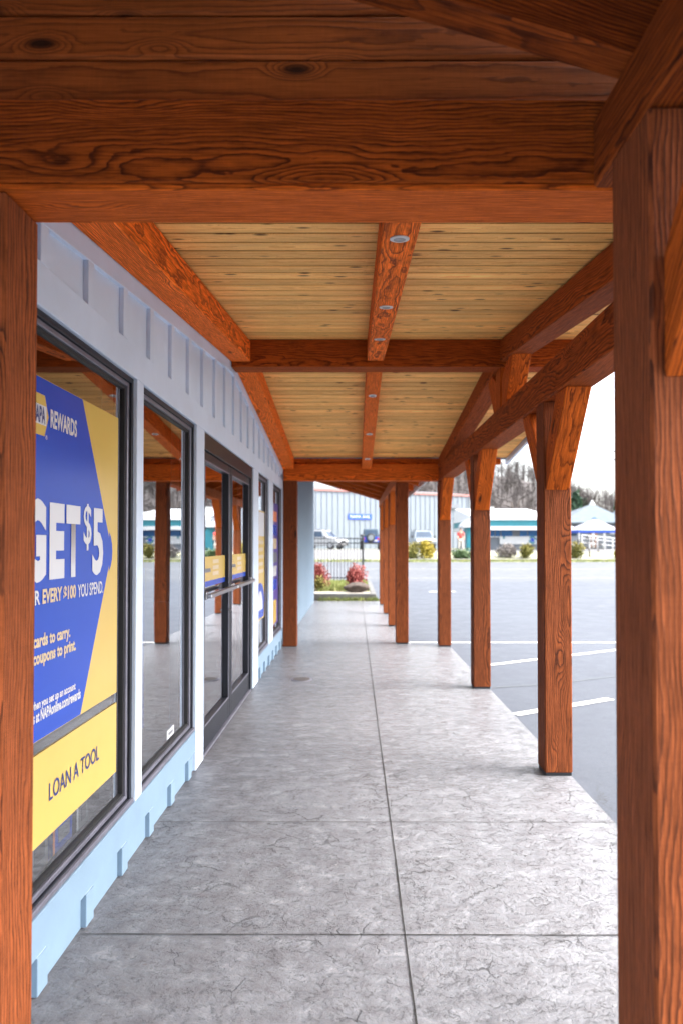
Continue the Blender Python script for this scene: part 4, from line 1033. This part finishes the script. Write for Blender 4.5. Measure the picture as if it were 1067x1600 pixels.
# power line
def pole(x, y, label):
    r = empty('utility_pole', (x, y, .4), label, 'pole', 'utility poles by the road')
    m = MB(); m.tube([(x, y, .3), (x, y, 8.4)], [.14, .1], 10); m.build('shaft', M['polewood'], r)
    m = MB(); m.box(x-.05, x+.05, y-.9, y+.9, 7.75, 7.87); m.build('crossarm', M['polewood'], r)
    for k in (-.8, -.3, .3, .8): m = MB(); m.tube([(x, y+k, 7.87), (x, y+k, 8.02)], .04, 8); m.build('insulator', M['kerb'], r)
P1, P2 = (at(866, 44.6), 44.6), (at(866, 44.6)+32, 43.2)
pole(*P1, 'tall utility pole behind the second porch post'); pole(*P2, 'tall utility pole farther right along the road')
for k, (o, z, lab) in enumerate(((-.8, 7.98, 'upper power cable sagging between the poles'), (.3, 7.7, 'lower power cable sagging between the poles'))):
    pts = []
    for i in range(25):
        f = i/24; pts.append((P1[0]+(P2[0]-P1[0])*f, P1[1]+(P2[1]-P1[1])*f+o, z-.7*4*f*(1-f)*(1+.3*k)))
    m = MB(); m.tube(pts, .04, 5); tag(m.build('power_cable', M['rubber']), lab, 'cable', 'cables between the utility poles')

# ------------------------------------------------------------------ vehicles
def wheel(root, x, y, z, rad, w, axis, mat='chrome'):
    t = MB(); n = 24
    if axis == 'x': t.tube([(x-w/2, y, z), (x-w/2+.03, y, z), (x+w/2-.03, y, z), (x+w/2, y, z)], [rad*.9, rad, rad, rad*.9], n)
    else: t.tube([(x, y-w/2, z), (x, y-w/2+.03, z), (x, y+w/2-.03, z), (x, y+w/2, z)], [rad*.9, rad, rad, rad*.9], n)
    o = t.build('wheel', M['rubber'], root)
    for s in (-1, 1):
        m = MB()
        if axis == 'x': m.tube([(x+s*(w/2+.002), y, z), (x+s*(w/2+.012), y, z)], [rad*.62, rad*.5], 18)
        else: m.tube([(x, y+s*(w/2+.002), z), (x, y+s*(w/2+.012), z)], [rad*.62, rad*.5], 18)
        m.build('rim', M[mat], o)
def suv(name, label, X, Y, Z, heading, paint, L_=4.6, W_=1.85, H_=1.72):
    """generic estate car built pointing to -Y, then turned about Z by heading"""
    r = empty(name, (0, 0, 0), label, 'car')
    h = W_/2
    side = [(-L_/2, .42), (-L_/2+.03, .75), (-L_/2+.2, .93), (-L_/2+1.15, 1.06), (L_/2-.12, 1.08), (L_/2, .9), (L_/2, .42), (L_/2-.2, .32), (-L_/2+.25, .30)]
    m = MB(); inn = .06
    A = [(-h, y, z) for y, z in side]; B = [(h, y, z) for y, z in side]; m.prism(A, B); m.build('body', M[paint], r, bevel=.06)
    cab = [(-L_/2+1.05, 1.04), (-L_/2+1.75, H_-.05), (-L_/2+2.1, H_), (L_/2-.7, H_), (L_/2-.4, H_-.06), (L_/2-.10, 1.05)]
    m = MB(); n = len(cab)
    def inset(z): return .05+.20*(z-1.04)/(H_-1.04)
    m.prism([(-h+inset(z), y, z) for y, z in cab], [(h-inset(z), y, z) for y, z in cab]); m.build('cabin', M[paint], r, bevel=.04)
    def q(pts, nm, mat, par=r): m = MB(); m.poly(pts); return m.build(nm, M[mat], par, fixn=False)
    y0, z0, y1, z1 = cab[0][0], 1.10, cab[1][0]-.02, H_-.09
    f0, f1 = .1, .9; 
    def wsl(f, s): return (s*(h-inset(cab[0][1]+(cab[1][1]-cab[0][1])*f)-.09), cab[0][0]+(cab[1][0]-cab[0][0])*f-.012, cab[0][1]+(cab[1][1]-cab[0][1])*f+.008)
    q([wsl(f0, -1), wsl(f0, 1), wsl(f1, 1), wsl(f1, -1)], 'windscreen', 'glass_dark')
    def rw(f, s): return (s*(h-inset(cab[5][1]+(cab[4][1]-cab[5][1])*f)-.1), cab[5][0]+(cab[4][0]-cab[5][0])*f+.012, cab[5][1]+(cab[4][1]-cab[5][1])*f)
    q([rw(.15, -1), rw(.15, 1), rw(.9, 1), rw(.9, -1)], 'rear_window', 'glass_dark')
    for s in (-1, 1):
        for a, b in ((.36, .58), (.60, .80), (.82, .93)):
            ya, yb = -L_/2+a*L_, -L_/2+b*L_
            za, zb = 1.12, H_-.12
            ya2 = ya+.22 if a < .4 else ya; yb2 = yb-.12 if b > .9 else yb
            q([(s*(h-inset(za)+.006), ya, za), (s*(h-inset(za)+.006), yb, za), (s*(h-inset(zb)+.006), yb2, zb), (s*(h-inset(zb)+.006), ya2, zb)], 'side_window', 'glass_dark')
        m = MB(); m.box(s*(h-.42) if s > 0 else -h+.06, s*(h-.06) if s > 0 else -h+.42, -L_/2-.012, -L_/2+.10, .70, .86); m.build('headlight', M['lamp_clear'], r, bevel=.02)
        m = MB(); m.box(s*(h-.22) if s > 0 else -h+.02, s*(h-.02) if s > 0 else -h+.22, L_/2-.10, L_/2+.01, .75, 1.0); m.build('tail_light', M['lamp_red'], r, bevel=.02)
        m = MB(); m.box(min(s*h, s*(h+.18)), max(s*h, s*(h+.18)), -L_/2+1.38, -L_/2+1.5, 1.05, 1.22); m.build('mirror', M['carplastic'], r, bevel=.02)
        for yy in (-L_/2+.85, L_/2-.85): wheel(r, s*(h-.10), yy, .35, .35, .22, 'x')
    m = MB(); m.box(-h+.44, h-.44, -L_/2-.02, -L_/2+.05, .62, .80); m.build('grille', M['carplastic'], r, bevel=.01)
    m = MB(); m.box(-h+.05, h-.05, -L_/2-.05, -L_/2+.05, .36, .54); m.build('bumper', M['carplastic'], r, bevel=.03)
    m = MB(); m.box(-.26, .26, -L_/2-.06, -L_/2-.048, .46, .58); m.build('number_plate', M['white'], r)
    m = MB(); m.box(-h+.3, -h+.34, -.3, 1.6, H_+.002, H_+.05); m.box(h-.34, h-.3, -.3, 1.6, H_+.002, H_+.05); m.build('roof_rail', M['carplastic'], r)
    r.location = (X, Y, Z); r.rotation_euler = (0, 0, heading); return r
suv('parked_car', 'silver white car facing the road behind the yellow bush', at(658, 61), 61, gz(61), R(4), 'carsilver')
suv('parked_car', 'white car parked side on beside the ribbed blue wall', at(502, 63), 63, gz(63), R(62), 'carwhite', 4.7, 1.85, 1.8)
def jeep():
    X, Y, Z = at(578, 61), 61, gz(61)
    r = empty('off_road_car', (0, 0, 0), 'blue off road car seen from behind with spare wheel on the tailgate', 'car')
    m = MB(); pr = [(-1.9, .55), (-1.9, 1.0), (-.7, 1.12), (1.55, 1.12), (1.55, .55)]
    m.prism([(-.72, y, z) for y, z in pr], [(.72, y, z) for y, z in pr]); m.build('body', M['carblue'], r, bevel=.05)
    m = MB(); pr = [(-.75, 1.10), (-.45, 1.82), (1.38, 1.84), (1.52, 1.10)]
    m.prism([(-.71+.07*(z > 1.5), y, z) for y, z in pr], [(.71-.07*(z > 1.5), y, z) for y, z in pr]); m.build('soft_top', M['softtop'], r, bevel=.06)
    m = MB(); m.poly([(-.52, 1.545, 1.2), (.52, 1.545, 1.2), (.48, 1.435, 1.7), (-.48, 1.435, 1.7)]); m.build('rear_window', M['glass_dark'], r, fixn=False)
    for s in (-1, 1):
        for a, b in ((-.42, .35), (.42, 1.3)):
            m = MB(); m.poly([(s*.718, a, 1.18), (s*.718, b, 1.18), (s*.665, b-.06, 1.72), (s*.665, a+.08, 1.72)]); m.build('side_window', M['glass_dark'], r, fixn=False)
        for yy in (-1.3, 1.02):
            m = MB(); m.box(min(s*.70, s*.93), max(s*.70, s*.93), yy-.52, yy+.52, .86, .95); m.build('fender', M['carplastic'], r, bevel=.02)
            wheel(r, s*.80, yy, .40, .40, .25, 'x')
        m = MB(); m.box(min(s*.56, s*.71), max(s*.56, s*.71), 1.55, 1.60, .85, 1.05); m.build('tail_light', M['lamp_red'], r, bevel=.01)
        m = MB(); m.box(min(s*.45, s*.62), max(s*.45, s*.62), -1.93, -1.88, .75, .95); m.build('headlight', M['lamp_clear'], r, bevel=.02)
        m = MB(); m.box(min(s*.72, s*.92), max(s*.72, s*.92), -.55, -.45, 1.15, 1.35); m.build('mirror', M['carplastic'], r, bevel=.02)
    m = MB(); m.box(-.78, .78, 1.56, 1.72, .50, .66); m.build('bumper', M['carplastic'], r, bevel=.02)
    wheel(r, .02, 1.70, 1.05, .39, .22, 'y', 'carsilver')
    m = MB(); m.box(-.60, -.30, 1.605, 1.615, .72, .86); m.build('number_plate', M['white'], r)
    r.location = (X, Y, Z); r.rotation_euler = (0, 0, R(180))
    return r
jeep()

# ------------------------------------------------------------------ person in red
def skin_obj(name, verts, edges, rads, mat, parent, root=0, sub=1):
    me = bpy.data.meshes.new('sk'); me.from_pydata(verts, edges, []); o = bpy.data.objects.new('sk', me); COL.objects.link(o)
    md = o.modifiers.new('s', 'SKIN'); md.use_smooth_shade = True
    for v, q in zip(me.skin_vertices[0].data, rads): v.radius = (q, q) if not isinstance(q, tuple) else q
    for i, v in enumerate(me.skin_vertices[0].data): v.use_root = (i == root)
    sb = o.modifiers.new('u', 'SUBSURF'); sb.levels = sub; sb.render_levels = sub
    dg = bpy.context.evaluated_depsgraph_get(); res = bpy.data.meshes.new_from_object(o.evaluated_get(dg))
    bpy.data.objects.remove(o); res.materials.clear(); res.materials.append(M[mat]); return link(name, res, parent)
def person():
    D = 50.5; X = at(718.5, D); Z = gz(D)
    r = empty('person', (X, D, Z), 'person in red shirt and pale trousers standing by the white booth', 'person')
    W = lambda x, y, z: (X+x, D+y, Z+z)
    V = [W(0, 0, .95), W(0, .0, 1.15), W(0, 0, 1.38), W(0, 0, 1.50), W(0, -.01, 1.60), W(0, -.02, 1.72),
         W(-.18, 0, 1.40), W(-.24, -.02, 1.14), W(-.20, -.16, .95), W(-.18, -.22, .90), W(.18, 0, 1.40), W(.25, 0, 1.13), W(.24, -.10, .90), W(.23, -.13, .83),
         W(-.10, 0, .88), W(-.12, -.02, .48), W(-.13, .02, .08), W(-.14, -.14, .04), W(.10, 0, .88), W(.15, -.08, .48), W(.16, 0, .08), W(.17, -.16, .04)]
    E = [(0, 1), (1, 2), (2, 3), (3, 4), (4, 5), (2, 6), (6, 7), (7, 8), (8, 9), (2, 10), (10, 11), (11, 12), (12, 13), (0, 14), (14, 15), (15, 16), (16, 17), (0, 18), (18, 19), (19, 20), (20, 21)]
    Q = [.13, .12, .14, .055, .085, .075, .065, .05, .04, .04, .065, .05, .04, .04, .085, .062, .045, .035, .085, .062, .045, .035]
    skin_obj('body', V, E, Q, 'skin', r)
    V2 = [W(0, 0, .92), W(0, 0, 1.15), W(0, 0, 1.38), W(-.18, 0, 1.41), W(-.23, -.02, 1.20), W(.18, 0, 1.41), W(.235, 0, 1.20)]
    skin_obj('shirt', V2, [(0, 1), (1, 2), (2, 3), (3, 4), (2, 5), (5, 6)], [.155, .145, .16, .085, .075, .085, .075], 'redcloth', r)
    V3 = [W(0, 0, .95), W(-.10, 0, .86), W(-.12, -.02, .48), W(-.13, .02, .12), W(.10, 0, .86), W(.15, -.08, .48), W(.16, 0, .12)]
    skin_obj('trousers', V3, [(0, 1), (1, 2), (2, 3), (0, 4), (4, 5), (5, 6)], [.14, .105, .08, .062, .105, .08, .062], 'palecloth', r)
    bm = bmesh.new(); bmesh.ops.create_uvsphere(bm, u_segments=12, v_segments=8, radius=.1)
    for v in bm.verts: v.co = Vector((X+v.co.x*.92, D+.015+v.co.y, Z+1.70+max(v.co.z, -.02)))
    me = bpy.data.meshes.new('hair'); bm.to_mesh(me); bm.free(); me.materials.append(M['hair']); link('hair', me, r)
    m = MB(); m.tube([W(0, -.10, 1.65), W(0, -.125, 1.635)], [.018, .012], 6); m.build('nose', M['skin'], r)
person()
